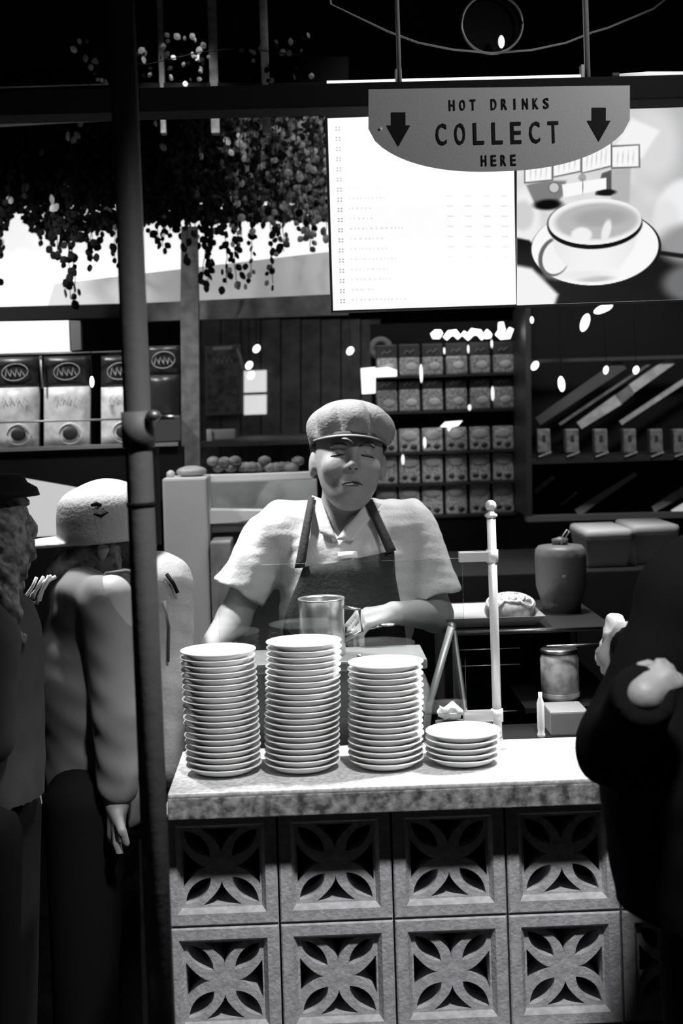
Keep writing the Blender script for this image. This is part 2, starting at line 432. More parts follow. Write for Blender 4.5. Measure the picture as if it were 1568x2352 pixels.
glyphs(ban, 'COLLECT', 992, 1292, 309, 50, YBN - .0008, ink, .56)
glyphs(ban, 'HERE', 1100, 1190, 369, 25, YBN - .0008, ink, .52)
for u, v in ((915, 296), (1375, 285)):
    ar = [P(u + a, v + b, YBN - .001) for a, b in ((-16, -38), (16, -38), (16, -8), (27, -8), (0, 40), (-27, -8), (-16, -8))]
    from_bm('arrow', prism(B(), ar, .0009), ink, ban)
from_bm('rivet', ball(B(), P(874, 296, YBN - .001), (.003, .002, .003), 1), mat('rivet_white', .8, .4), ban)

# menu light box
YM = 2.95
def quadbox(name, uv, Y, th, m, parent): return from_bm(name, prism(B(), [P(u, v, Y) for u, v in uv], th), m, parent)
mb = empty('menu_board', P(960, 705, YM), 'large glowing white menu board with faint rows of small print', 'menu board')
quadbox('frame', [(747, 268), (760, 717), (1188, 702), (1180, 225), (747, 240)], YM + .004, .05, mat('frame_black', .02, .5), mb)
quadbox('lit_panel', [(752, 272), (765, 713), (1185, 699), (1178, 255)], YM, .004, mat('menu_glow', .3, .5, emit=.97), mb)
pr1 = mat('faint_print', .6, .6, emit=.42); pr2 = mat('fainter_print', .7, .6, emit=.78)
random.seed(3)
nb, tb_ = B(), B()
for r in range(18):
    v = 293 + r * 23.3; u = 772 + r * .65
    for k in range(2):
        for q in range(2): prism(nb, [P(u + k * 7 + a, v + q * 6 + b, YM - .0006) for a, b in ((-2, -2), (2, -2), (2, 1.6), (-2, 1.6))], .0004)
    uu = u + 24; n = random.randint(5, 15)
    for k in range(n):
        wv = random.uniform(3, 8)
        prism(tb_, [P(uu + a, v + b - (uu - u) * .02, YM - .0006) for a, b in ((0, -2.5), (wv, -2.5), (wv, 3), (0, 3))], .0004)
        uu += wv + random.uniform(2, 6)
    for uc in (1020, 1062, 1105, 1145):
        if r > 4: prism(tb_, [P(uc + r * .6 + a, v + b - 6, YM - .0006) for a, b in ((0, -2), (16, -2), (16, 2), (0, 2))], .0004)
from_bm('number_column', nb, pr1, mb)['kind'] = 'stuff'; from_bm('menu_print', tb_, pr2, mb)['kind'] = 'stuff'

# coffee poster light box
po = empty('poster', P(1400, 690, YM), 'glowing picture poster of a rimmed coffee cup on its saucer', 'poster')
UR = 1760
quadbox('frame', [(1190, 250), (1190, 704), (UR, 684), (UR, 236)], YM + .004, .05, MATS['frame_black'], po)
quadbox('header_strip', [(1186, 215), (1186, 258), (UR, 240), (UR, 195)], YM - .003, .006, mat('header_grey', .10, .7), po)
def pm_(g, e=None): return mat('poster_ink_%d' % int(g * 100), .1 * g, .6, emit=g * .9, spec=.1)
quadbox('picture_ground', [(1187, 256), (1187, 701), (UR, 681), (UR, 240)], YM, .004, pm_(.72), po)
UU, VV = np.meshgrid(np.linspace(1187, UR - 2, 300), np.linspace(0, 1, 230)); TOPV = 256 - (UU - 1187) * .028; BOTV = 701 - (UU - 1187) * .035
VV = TOPV + (BOTV - TOPV) * VV
IM = np.full(UU.shape, .84)
def sm(x): x = np.clip(x, 0, 1); return x * x * (3 - 2 * x)
def em(cu, cv, ru, rv, soft=3, rot=-3):
    R_ = math.radians(rot); x = (UU - cu) * math.cos(R_) + (VV - cv) * math.sin(R_); y = -(UU - cu) * math.sin(R_) + (VV - cv) * math.cos(R_)
    k = np.sqrt((x / ru) ** 2 + (y / rv) ** 2); return sm((1 - k) * min(ru, rv) / soft + .5)
def half(u0, v0, u1, v1, soft=4):      # 1 below/right-hand side of the line
    nx, ny = -(v1 - v0), (u1 - u0); L_ = math.hypot(nx, ny); return sm(((UU - u0) * nx + (VV - v0) * ny) / L_ / soft + .5)
def poly(uv, soft=4):
    m = np.ones(UU.shape); n = len(uv)
    for k in range(n): m = np.minimum(m, half(*uv[k], *uv[(k + 1) % n], soft))
    return m
def paint(m, g):
    global IM
    IM = IM * (1 - m) + g * m
nz = lambda f, k: np.sin(UU * f + k) * np.sin(VV * f * 1.3 + k * 2.1)
IM += .04 * nz(.02, 1) + .03 * nz(.05, 2)
paint(em(1560, 330, 110, 120, 60), .70); paint(em(1500, 330, 60, 90, 50), .84); paint(poly([(1410, 340), (1450, 272), (1515, 300), (1475, 362), (1440, 380)], 12), .95)
paint(poly([(1404, 340), (1450, 345), (1445, 465), (1404, 460)], 8), .68)
paint(em(1580, 480, 70, 70, 25), .93); paint(em(1530, 500, 30, 40, 20), .88)
paint(half(1187, 590, 1560, 560, 60) * half(1187, 900, 1187, 300, 1) if 0 else half(1230, 590, UR, 545, 50), .0)
paint(em(1600, 560, 90, 50, 30), .55); paint(em(1590, 650, 70, 45, 30), .40); paint(em(1560, 587, 90, 5, 6, 8), .03)
paint(em(1205, 500, 34, 70, 20), .93); paint(em(1200, 495, 26, 34, 14), .80)
paint(poly([(1180, 545), (1215, 552), (1236, 575), (1220, 618), (1180, 615)], 8), .04)
paint(poly([(1180, 608), (1222, 616), (1282, 676), (1272, 705), (1180, 710)], 14), .94)
paint(poly([(1208, 425), (1250, 415), (1300, 415), (1292, 450), (1270, 476), (1232, 478)], 8), .45); paint(em(1258, 470, 32, 12, 9), .03)
paint(poly([(1382, 398), (1404, 390), (1404, 450), (1366, 448)], 4), .30); paint(em(1392, 442, 22, 7, 5), .05)
paint(em(1368, 571, 150, 90, 3), .02); paint(em(1366, 568, 146, 87, 2), .97)
paint(em(1366, 640, 38, 7, 8), .70); paint(em(1330, 630, 60, 10, 20), .90)
paint(em(1273, 590, 36, 46, 4, 20) - em(1277, 590, 30, 40, 4, 20) * em(1273, 590, 36, 46, 4, 20), .35); paint(em(1277, 590, 30, 40, 4, 20), .95)
cup = np.maximum(poly([(1262, 510), (1472, 505), (1455, 570), (1420, 618), (1310, 622), (1275, 580)], 10) * .999, 0); paint(cup, .90 + .05 * np.sin((UU - 1270) / 60))
paint(em(1366, 516, 109, 56, 3) * half(1200, 500, 1500, 490, 30), .02)
paint(em(1366, 510, 110, 55, 3) * (1 - half(1290, 560, 1300, 440, 20)), .15); paint(em(1366, 509, 107, 53, 2), .95)
paint(em(1370, 508, 96, 42, 10), .70); paint(em(1380, 500, 60, 20, 14), .62); paint(em(1335, 540, 24, 18, 8), .94); paint(em(1392, 530, 10, 26, 6, 15), .92)
for (a0, a1, b0, b1, h0) in ((1206, 1266, 418, 412, 44), (1271, 1332, 405, 392, 50), (1337, 1402, 396, 380, 58), (1406, 1466, 384, 382, 48)):
    paint(poly([(a0 - 3, b0 - h0 - 2), (a1 + 3, b1 - h0 - 3), (a1 + 4, b1 + 3), (a0 - 3, b0 + 4)], 3), .38)
    paint(poly([(a0, b0 - h0 + 2), (a1, b1 - h0), (a1, b1), (a0, b0)], 3), .965); n = int((a1 - a0) / 13)
    for k in range(1, n + 1): a = a0 + (a1 - a0) * k / (n + 1); paint(em(a, b0 + (b1 - b0) * k / (n + 1) - h0 * .45, 1.6, h0 * .3, 2, 4), .80)
paint(em(1272, 431, 13, 13, 3), .3); paint(em(1272, 431, 11, 11, 3), .75); paint(em(1337, 408, 9, 9, 3), .6)
paint(poly([(1290, 424), (1392, 408), (1392, 434), (1294, 454)], 3), .97); paint(em(1338, 428, 1.2, 13, 2, 0), .3)
ME = bpy.data.meshes.new('printed_picture'); H_, W_ = UU.shape
ME.from_pydata([(P(u, v, YM - .0008) - po.location)[:] for u, v in zip(UU.ravel(), VV.ravel())], [], [(j * W_ + i, (j + 1) * W_ + i, (j + 1) * W_ + i + 1, j * W_ + i + 1) for j in range(H_ - 1) for i in range(W_ - 1)])
ca = ME.color_attributes.new('ink', 'FLOAT_COLOR', 'POINT'); g_ = np.clip(IM, 0, .98).ravel() ** 2.0
ca.data.foreach_set('color', np.stack([g_, g_, g_ * 1.01, np.ones_like(g_)], 1).astype(np.float32).ravel())
pmt_ = mat('poster_print', .05, .6, emit=1.0, spec=.1); an = pmt_.node_tree.nodes.new('ShaderNodeAttribute'); an.attribute_name = 'ink'
pmt_.node_tree.links.new(an.outputs['Color'], pmt_.node_tree.nodes['Principled BSDF'].inputs['Emission Color'])
ME.materials.append(pmt_); pp_ = bpy.data.objects.new('printed_picture', ME); COL.objects.link(pp_); pp_.parent = po

# ================================================================== LEFT: BACKLIT PANEL AND FOLIAGE
YPN = 4.25
pn = empty('backlit_panel', P(380, 700, YPN), 'wide glowing white panel behind the hanging leaves', 'light panel')
quadbox('diffuser', [(-60, 470), (-60, 712), (780, 690), (770, 455)], YPN, .03, mat('panel_glow', .5, .6, emit=.9), pn)
quadbox('panel_frame', [(-60, 440), (-60, 474), (775, 458), (775, 425)], YPN - .02, .06, BLACK, pn)
fa = from_bm('sloping_fascia', prism(B(), [P(u, v, 4.15) for u, v in ((125, 652), (110, 702), (760, 682), (758, 578))], .03), mat('fascia_glow', .45, .6, emit=.26), None, origin=P(400, 690, 4.15))  # panel light on the board is put in as its own emission
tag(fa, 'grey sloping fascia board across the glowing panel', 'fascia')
bb = from_bm('lower_fascia', prism(B(), [P(u, v, 4.05) for u, v in ((-60, 706), (-60, 737), (290, 728), (290, 700), (760, 676), (765, 715), (1568, 700), (1568, 740), (290, 750), (290, 737))], .05) if 0 else prism(B(), [P(u, v, 4.05) for u, v in ((330, 696), (330, 738), (800, 722), (800, 674))], .05), mat('board_mid', .16, .7, noise=(20, .12, .2)), None, origin=P(560, 700, 4.05))
tag(bb, 'dim horizontal board under the glowing leaf panel', 'board')
bb2 = from_bm('shelf_header', prism(B(), [P(u, v, 4.0) for u, v in ((-60, 706), (-60, 738), (300, 728), (300, 697))], .05), BLACK, None, origin=P(100, 720, 4.0))
tag(bb2, 'black header strip above the left shelf light', 'board')
post = from_bm('timber_post', prism(B(), [P(u, v, 3.95) for u, v in ((416, 520), (414, 700), (420, 1420), (462, 1420), (455, 700), (452, 520))], .05), mat('post_grey', .14, .7, noise=(30, .10, .18)), None, origin=P(440, 1420, 3.95))
tag(post, 'dim upright timber post rising into the leaves', 'post')
# back boards behind foliage and top battens
for i, (u, v0, v1, wd) in enumerate(((372, 60, 195, 12), (492, 60, 195, 20), (610, 62, 195, 18))):
    p0 = P(u, v1 + 20, 3.6)
    o = from_bm('batten', boxp(B(), Vector((p0.x - px(wd / 2, 3.6), 3.6, p0.z - .1)), Vector((p0.x + px(wd / 2, 3.6), 3.63, 3.4)), .002), mat('batten_grey', .16, .7, noise=(25, .08, .22)), None, origin=Vector((p0.x, 3.6, 3.4)))
    tag(o, 'slim vertical batten above the leaves, %s of three' % ('leftmost', 'middle', 'rightmost')[i], 'batten')
fs = from_bm('grey_strip', prism(B(), [P(u, v, 3.7) for u, v in ((-60, 254), (-60, 290), (246, 272), (246, 243))], .03), mat('strip_grey', .25, .6, noise=(12, .2, .3)), None, origin=P(100, 270, 3.7)); tag(fs, 'grey fascia strip at the upper left of the pole', 'fascia')
cnp = from_bm('canopy_edge', prism(B(), [P(u, v, 3.6) for u, v in ((-60, 196), (-60, 250), (760, 225), (760, 190), (250, 190))], .03), BLACK, None, origin=P(100, 220, 3.6)); tag(cnp, 'black canopy edge above the grey strip', 'canopy')
th = from_bm('edge_line', tube(B(), [P(-60, 203, 3.59), P(250, 193, 3.59)], .002, 6), mat('line_grey', .3, .4), None, origin=P(100, 198, 3.59)); tag(th, 'thin pale cable along the black canopy edge', 'cable')

def leaf_mesh(nm, s=.5, m=None):
    bm = B()
    pr_ = [(0, 0), (.28, .18), (.42, .45), (.3, .78), (0, 1), (-.3, .78), (-.42, .45), (-.28, .18)]
    vs = [bm.verts.new((x, .08 * abs(x) + .1 * y * y, -y)) for x, y in pr_]; c = bm.verts.new((0, -.04, -.5))
    for i in range(8): bm.faces.new((c, vs[i], vs[(i + 1) % 8]))
    me = bpy.data.meshes.new(nm); bm.to_mesh(me); bm.free(); me.materials.append(m); return me
LM = [leaf_mesh('leaf', 1, mat('leaf_shaded', .006, .8, spec=.1)), leaf_mesh('leaf', 1, mat('leaf_half_lit', .24, .5)), leaf_mesh('leaf', 1, mat('leaf_lit', .5, .4))]  # light on the leaves painted in: shaded, half-lit and lit copies
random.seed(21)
def bright(u, v):  # picks leaf tone by place; leaves near the menu are painted lit
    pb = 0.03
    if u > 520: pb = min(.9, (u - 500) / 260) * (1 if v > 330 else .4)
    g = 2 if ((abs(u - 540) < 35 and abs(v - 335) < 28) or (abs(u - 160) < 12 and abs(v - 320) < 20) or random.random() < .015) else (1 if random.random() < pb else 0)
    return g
plants = [(-30, 120, 'far left'), (120, 250, 'left of the pole'), (320, 420, 'just right of the pole'), (420, 520, 'over the timber post'), (520, 640, 'middle right'), (640, 760, 'beside the menu board')]
for pi_, (ua, ub, wh) in enumerate(plants):
    root = empty('hanging_plant', P((ua + ub) / 2, 250, 3.95), 'trailing leafy plant hanging over the glowing panel, %s' % wh, 'plant')
    nv = 9; cnt = 0
    for s in range(nv):
        u = ua + (ub - ua) * (s + .5) / nv + random.uniform(-6, 6); Y = random.uniform(3.86, 4.08)
        endv = 510 + random.random() ** 1.3 * 110
        if ua < 60 and 10 < u < 98: endv = 430 + abs(u - 38) * 1.9 + random.uniform(0, 18)
        elif u < 260: endv = random.choice((560, 585, 610, 690))
        if ub > 640: endv = 520 + random.random() * 60
        if u > 460 and u < 640 and random.random() < .3: endv = 660
        pts = []; v = 255; uu = u
        while v < endv:
            pts.append(P(uu, v, Y)); uu += random.uniform(-3, 3) ; v += 12
        if len(pts) < 3: continue
        st = from_bm('vine_stem', tube(B(), pts, .0012, 5), LM[0].materials[0], root)
        v = 262
        while v < endv + 6:
            q = pts[min(len(pts) - 1, int((v - 255) / 12))]
            sz = random.uniform(.016, .028) * (1.15 if ub < 270 else 1)
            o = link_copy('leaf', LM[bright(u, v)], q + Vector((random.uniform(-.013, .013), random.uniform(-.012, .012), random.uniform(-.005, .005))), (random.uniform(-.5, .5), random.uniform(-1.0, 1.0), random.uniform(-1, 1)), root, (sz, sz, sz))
            v += random.uniform(9, 15) if v > 440 else random.uniform(16, 26); cnt += 1
    # dense inner foliage
    bm = B(); nn = 900
    for k in range(nn):
        u = random.uniform(ua - 12, ub + 12); lim = 520 if ub < 300 else 500
        if ua < 60: lim = 470 + abs(u - 38) * 1.4 if 10 < u < 98 else 520
        v = 235 + (lim - 235) * (1 - random.random() ** 1.35)
        c = P(u, v, random.uniform(4.08, 4.2)); s = random.uniform(.012, .026)
        R_ = Matrix.Rotation(random.uniform(-1.3, 1.3), 3, 'Y') @ Matrix.Rotation(random.uniform(-.8, .8), 3, 'Z') @ Matrix.Rotation(random.uniform(-.6, .6), 3, 'X')
        vs = [bm.verts.new(c + R_ @ Vector((x * s, .1 * abs(x) * s, -y * s))) for x, y in ((0, 0), (.4, .3), (.42, .65), (0, 1), (-.42, .65), (-.4, .3))]
        bm.faces.new(vs)
    o = from_bm('foliage', bm, mat('foliage_shaded', .01, .6, spec=.2) if pi_ < 4 else mat('foliage_lit', .1, .5, noise=(40, .02, .22)), root); o['kind'] = 'stuff'  # light near the menu board painted into the inner leaves
# foliage above the beam
rt = empty('climbing_plant', P(360, 150, 3.5), 'sparse pale leaves climbing above the black canopy edge', 'plant')
bm = tube(B(), [P(170, 140, 3.55), P(250, 120, 3.55), P(330, 150, 3.55), P(460, 120, 3.55), P(560, 110, 3.55), P(700, 130, 3.55)], .0015, 5); from_bm('vine_stem', bm, LM[0].materials[0], rt)
for k in range(95):
    u = random.choice((random.uniform(150, 245), random.uniform(300, 430), random.uniform(430, 480), random.uniform(530, 720))); v = random.uniform(72, 188); sz = random.uniform(.01, .022)
    link_copy('leaf', LM[random.choice((0, 1, 1, 0, 2 if u < 480 else 1))], P(u, v, random.uniform(3.53, 3.58)), (random.uniform(-.5, .5), random.uniform(-1.2, 1.2), random.uniform(-1, 1)), rt, (sz, sz, sz))
bm = B()
dk = from_bm('dark_backing', prism(B(), [P(u, v, 4.32) for u, v in ((-80, 150), (-80, 480), (800, 460), (800, 130))], .03), BLACK, None, origin=P(360, 480, 4.32)); tag(dk, 'black backing board behind the mass of leaves', 'board')

# ================================================================== LEFT SHELF
YS = 3.95
lb = empty('light_box', P(80, 812, YS), 'plain white light box above the left snack shelf', 'light box')
quadbox('lit_face', [(-60, 740), (-60, 813), (160, 807), (157, 736)], YS, .03, mat('box_glow', .5, .5, emit=.72), lb)
quadbox('side_panel', [(158, 736), (160, 806), (186, 803), (184, 737)], YS + .005, .03, mat('side_grey', .12, .6), lb)
sh = empty('display_shelf', P(120, 1040, YS), 'black wall shelf with a thin front rail holding packs', 'shelf')
quadbox('back_board', [(-60, 815), (-60, 1030), (450, 1010), (450, 800)], YS + .08, .02, BLACK, sh)
def bar(name, u0, v0, u1, v1, Y, r, m, parent): return from_bm(name, tube(B(), [P(u0, v0, Y), P(u1, v1, Y)], r, 8), m, parent, True)
bar('front_rail', -60, 972, 296, 962, YS - .05, .0028, mat('rail_grey', .35, .4, .5), sh)
za = P(0, 1036, YS)
from_bm('shelf_board', prism(B(), [P(-60, 1032, YS - .06), P(-60, 1040, YS - .06), P(408, 1024, YS - .06), P(408, 1016, YS - .06)], .16), mat('board_edge', .2, .5), sh)
bar('top_rail', -60, 818, 408, 803, YS - .03, .002, DSTEEL, sh)
bar('divider', 93, 818, 98, 892, YS - .02, .003, mat('rail_grey'), sh)
def oval_line(cu, cv, ru, rv, Y, rot=-8, r=.0013, n=28):
    pts = [P(u, v, Y) for u, v in ellp(cu, cv, ru, rv, 0, 360, n, rot)]; pts.append(pts[0]); return tube(B(), pts, r, 5, False)
def script(cu, cv, wpx, hpx, Y, r, seed):
    rs = random.Random(seed); bm = B(); n = 4
    for k in range(n):
        u = cu - wpx / 2 + wpx * (k + .5) / n
        tube(bm, [P(u - 5, cv + hpx * .4, Y), P(u - 2, cv - hpx * .5 * rs.uniform(.7, 1.1), Y), P(u + 3, cv + hpx * .1, Y), P(u + 6, cv + hpx * .3, Y)], r, 5)
    return bm
em_l = mat('emblem_line', .42, .6)
def snack_pack(u0, v0, u1, v1, split, Y, label, lower, dark_lower=False):
    root = empty('snack_pack', P((u0 + u1) / 2, v1, Y), label, 'pack', 'packs on the left shelf')
    def pil(name, va, vb, m, bulge):
        bm = B(); nu, nv = 8, 6; g = []
        for j in range(nv + 1):
            row = []
            for i in range(nu + 1):
                s, t = i / nu, j / nv
                bu = (math.sin(math.pi * s) * (1 if (0 < j < nv) else .6)) * bulge
                p = P(u0 + (u1 - u0) * s, va + (vb - va) * t - (u0 + (u1 - u0) * s - u0) * .03, Y); p.y -= bu
                row.append(bm.verts.new(p))
            g.append(row)
        for j in range(nv):
            for i in range(nu): bm.faces.new((g[j][i], g[j + 1][i], g[j + 1][i + 1], g[j][i + 1]))
        k = [bm.verts.new(v.co + Vector((0, .03, 0))) for v in (g[0][0], g[0][nu], g[nv][nu], g[nv][0])]
        bm.faces.new(k[::-1])
        bm.faces.new([g[0][i] for i in range(nu + 1)] + [k[1], k[0]]); bm.faces.new([g[nv][i] for i in range(nu, -1, -1)] + [k[3], k[2]])
        bm.faces.new([g[j][nu] for j in range(nv + 1)] + [k[2], k[1]]); bm.faces.new([g[j][0] for j in range(nv, -1, -1)] + [k[0], k[3]])
        return from_bm(name, bm, m, root, True)
    up_ = pil('upper_wrap', v0, split, mat('wrap_dark', .025, .35), .012)
    lo_ = pil('lower_wrap', split, v1, lower, .02)
    cu, cv = (u0 + u1) / 2, (v0 + split) / 2 - 2; hw = min(30, (u1 - u0) * .36)
    from_bm('emblem', oval_line(cu, cv, hw, 19, Y - .016), em_l, up_)
    from_bm('emblem_script', script(cu, cv + 2, hw * 1.5, 20, Y - .018, .0013, int(u0) + 5), em_l, up_)
    if not dark_lower:
        bmk = mat('print_dark', .02, .6)
        from_bm('bowl_print', ball(B(), P(cu + 8, v1 - 32, Y - .019), (px(18, Y), .004, px(15, Y)), 2), bmk, lo_, True)
        from_bm('bowl_ring', oval_line(cu + 8, v1 - 32, 27, 23, Y - .0215, r=.002), mat('print_white', .8, .5), lo_)
        from_bm('small_print', script(cu, split + 28, (u1 - u0) * .6, 14, Y - .0245, .0009, int(u0)), mat('print_grey', .3, .6), lo_)
    return root
pale = mat('wrap_pale', .75, .4, noise=(30, .55, .85)); 
snack_pack(-20, 822, 88, 1030, 892, YS, 'pale snack pack with black top, leftmost on the left shelf', pale)
snack_pack(101, 820, 205, 1028, 890, YS, 'pale snack pack with black top, second on the left shelf', pale)
snack_pack(232, 818, 320, 1024, 890, YS, 'pale snack pack with black top, partly behind the pole', pale)
snack_pack(338, 795, 412, 965, 862, YS, 'all black snack pack with oval emblem right of the pole', mat('wrap_dark'), True)
o = from_bm('display_bracket', prism(B(), [P(342, 966, YS - .03), P(342, 1015, YS - .03), P(414, 1012, YS - .03), P(414, 962, YS - .03)], .1), mat('bracket_dim', .05, .6), None, origin=P(380, 1012, YS)); tag(o, 'small dark riser box under the all black pack', 'riser')
CLIP = (211, 877)
# under shelf wedge and glowing wall
wd = from_bm('sloping_soffit', prism(B(), [P(u, v, 3.9) for u, v in ((-60, 1041), (-60, 1078), (170, 1118), (300, 1150), (420, 1150), (420, 1026))], .06), BLACK, None, origin=P(100, 1060, 3.9)); tag(wd, 'black sloping soffit under the left shelf', 'soffit')
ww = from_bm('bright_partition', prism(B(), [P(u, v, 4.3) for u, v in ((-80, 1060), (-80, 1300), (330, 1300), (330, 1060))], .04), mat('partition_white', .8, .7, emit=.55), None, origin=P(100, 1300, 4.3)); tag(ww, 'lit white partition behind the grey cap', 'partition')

# ================================================================== MIDDLE BACKGROUND
YW = 5.2
wall_w = empty('panelled_partition', P(650, 1000, YW), 'dim wooden partition of vertical planks behind the vendor', 'partition')
wm = mat('plank_wood', .05, .7, noise=(14, .03, .08), bump=(30, .2))
for i in range(9):
    u0 = 462 + i * 46
    quadbox('plank', [(u0, 735), (u0, 1100), (u0 + 43, 1098), (u0 + 43, 733)], YW + random.uniform(0, .006), .03, wm, wall_w)
YF = 5.16
fr = empty('notice_board', P(515, 950, YF), 'dark framed notice board on the dim planks', 'notice board')
quadbox('frame', [(470, 795), (472, 955), (556, 950), (552, 790)], YF, .03, mat('frame_dim', .09, .5), fr)
quadbox('face', [(476, 803), (478, 947), (550, 943), (546, 798)], YF - .002, .004, mat('face_dim', .05, .6, noise=(40, .02, .12)), fr)
quadbox('header', [(489, 797), (489, 804), (533, 802), (533, 795)], YF - .006, .004, mat('header_pale', .4, .5), fr)
from_bm('chalk_marks', script(510, 826, 46, 18, YF - .006, .0014, 4), em_l, fr)
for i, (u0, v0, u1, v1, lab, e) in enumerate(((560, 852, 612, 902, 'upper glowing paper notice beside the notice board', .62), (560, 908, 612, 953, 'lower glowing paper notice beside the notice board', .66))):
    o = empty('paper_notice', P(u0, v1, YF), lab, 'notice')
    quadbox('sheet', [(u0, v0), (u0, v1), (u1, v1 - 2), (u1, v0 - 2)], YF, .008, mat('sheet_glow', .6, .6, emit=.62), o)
    if i == 0: quadbox('clip_bar', [(562, 903), (562, 907), (612, 904), (612, 900)], YF - .004, .01, BLACK, o)
hs = from_bm('hanging_strap', tube(B(), [P(545, 800, YF - .03), P(552, 820, YF - .03), P(558, 850, YF - .03)], .005, 8), mat('strap_grey', .4, .5), None, True, origin=P(552, 850, YF - .03)); tag(hs, 'pale strap hanging at the notice board corner', 'strap')
bulb_m = mat('bulb_glow', .9, .3, emit=2.2)
def bulb(u, v, ru, rv, Y, lab, rot=0, m=None, cord_to=3.4):
    c = P(u, v, Y); root = empty('bulb', c, lab, 'lamp')
    bm = ball(B(), (0, 0, 0), (px(ru, Y), px(ru, Y), px(rv, Y)), 2, Matrix.Rotation(rot, 3, 'Y')); bmesh.ops.translate(bm, verts=bm.verts, vec=c)
    from_bm('glass_bulb', bm, m or bulb_m, root, True)
    from_bm('flex', tube(B(), [c + Vector((0, 0, px(rv, Y) * .8)), Vector((c.x, c.y, cord_to))], .0012, 6), BLACK, root)
for u, v, lab in ((589, 801, 'small round bulb, highest of three by the paper notices'), (572, 839, 'small round bulb, middle of three by the paper notices'), (576, 862, 'small round bulb, lowest of three by the paper notices'), (804, 806, 'small round bulb above the glowing square box')):
    bulb(u, v, 8, 10.5, 4.5, lab, .6)
for u, v, ru, rv, r, lab in ((1385, 709, 9, 24, 1.2, 'tilted oblong bulb just below the coffee poster'), (1343, 741, 10, 22, .35, 'tilted oblong bulb beside the poster bottom'), (1228, 840, 8, 12, .6, 'small bulb at the dark cabinet corner'), (1289, 882, 8, 18, -.1, 'long bulb in front of the dark cabinet'), (1391, 850, 6, 10, .2, 'tiny bulb, left of a pair over the slanted streaks'), (1460, 850, 7, 10, .3, 'tiny bulb, right of a pair over the slanted streaks'), (1221, 735, 4, 8, 0, 'tiny bulb under the left corner of the poster')):
    bulb(u, v, ru, rv, 4.3, lab, r)
bulb(1062, 12 + 0, 5, 9, 3.9, 'faint bulb out of view above the dish lamp') if 0 else None
bulb(211, 877, 5, 13, YS - .06, 'tiny glowing lamp between the packs on the left shelf', 0, None, P(211, 806, YS - .06).z)
# glowing box and label left of the pack shelf
gb = empty('glowing_box', P(846, 905, 4.6), 'small glowing square box above the vendor cap', 'light box')
quadbox('face', [(829, 846), (832, 905), (862, 903), (862, 843)], 4.595, .034, mat('gbox', .8, .5, emit=1.2), gb)
quadbox('side_tag', [(864, 846), (864, 866), (911, 864), (911, 850), (890, 843)], 4.595, .034, mat('gbox'), gb)
rg = from_bm('wall_wreath', tube(B(), [P(u, v, 4.7) for u, v in ellp(874, 800, 20, 19, 0, 360, 20, 0)] + [P(894, 799, 4.7)], .012, 8, False), mat('wreath_dim', .13, .8, bump=(60, .6)), None, True, origin=P(874, 820, 4.7)); tag(rg, 'dim round wreath left of the pack shelves', 'wreath')

# glowing script sign : rounded stroke blobs
sg = empty('script_sign', P(1080, 785, 4.5), 'blurred glowing white script sign over the pack shelves', 'sign')
gm = mat('sign_glow', .9, .5, emit=2.0)
def stroke(pts, r, Y=4.5): return from_bm('glowing_stroke', tube(B(), [P(u, v, Y) for u, v in pts], [px(x, Y) for x in r], 10), gm, sg, True)
stroke([(991, 772), (1000, 768), (1010, 768), (1014, 770)], [7, 11, 11, 6])
stroke([(1022, 778), (1032, 766), (1044, 764), (1055, 776)], [6, 8, 8, 6])
stroke([(1062, 764), (1074, 774), (1085, 762), (1100, 764), (1110, 778)], [6, 9, 9, 8, 6])
stroke([(1112, 764), (1120, 770), (1128, 772)], [10, 10, 5])
stroke([(1150, 740), (1152, 758), (1148, 772)], [6, 9, 8]); stroke([(1140, 764), (1152, 772), (1166, 772), (1174, 754)], [6, 9, 8, 6])

# ---- pack shelves
YP = 4.65
ps = empty('pack_shelving', P(1020, 1190, YP), 'black shelving unit filled with rows of grey packs', 'shelving')
quadbox('back', [(850, 745), (860, 1200), (1190, 1190), (1185, 735)], YP + .09, .02, BLACK, ps)
quadbox('upright', [(1182, 735), (1190, 1195), (1208, 1194), (1200, 735)], YP - .05, .16, DARK, ps)
pmt = [mat('pack_dark', .03, .45), mat('pack_grey', .25, .5, noise=(120, .12, .4, 4)), mat('pack_mid', .34, .5, noise=(120, .18, .5, 4))]
cols = [(862, 912), (914, 964), (967, 1017), (1021, 1073), (1077, 1126), (1130, 1180)]
rows = [(786, 858, 816), (870, 940, 890), (978, 1034, 980), (1040, 1106, 1042), (1110, 1180, 1112)]
rown = ['top', 'second', 'third', 'fourth', 'bottom']
coln = ['first', 'second', 'third', 'fourth', 'fifth', 'sixth']
def pbox(va, vb, ua, ub, Y, m, name, parent, th=.05, sl=-.02):
    a = P(ua, va + sl * (ua - 1020), Y); b = P(ub, vb + sl * (ub - 1020), Y)
    z1 = P(ua, va, Y).z; x0, x1 = P(ua, (va + vb) / 2, Y).x, P(ub, (va + vb) / 2, Y).x
    return from_bm(name, boxp(B(), (x0, Y, P((ua + ub) / 2, vb, Y).z), (x1, Y + th, P((ua + ub) / 2, va, Y).z), .004), m, parent)
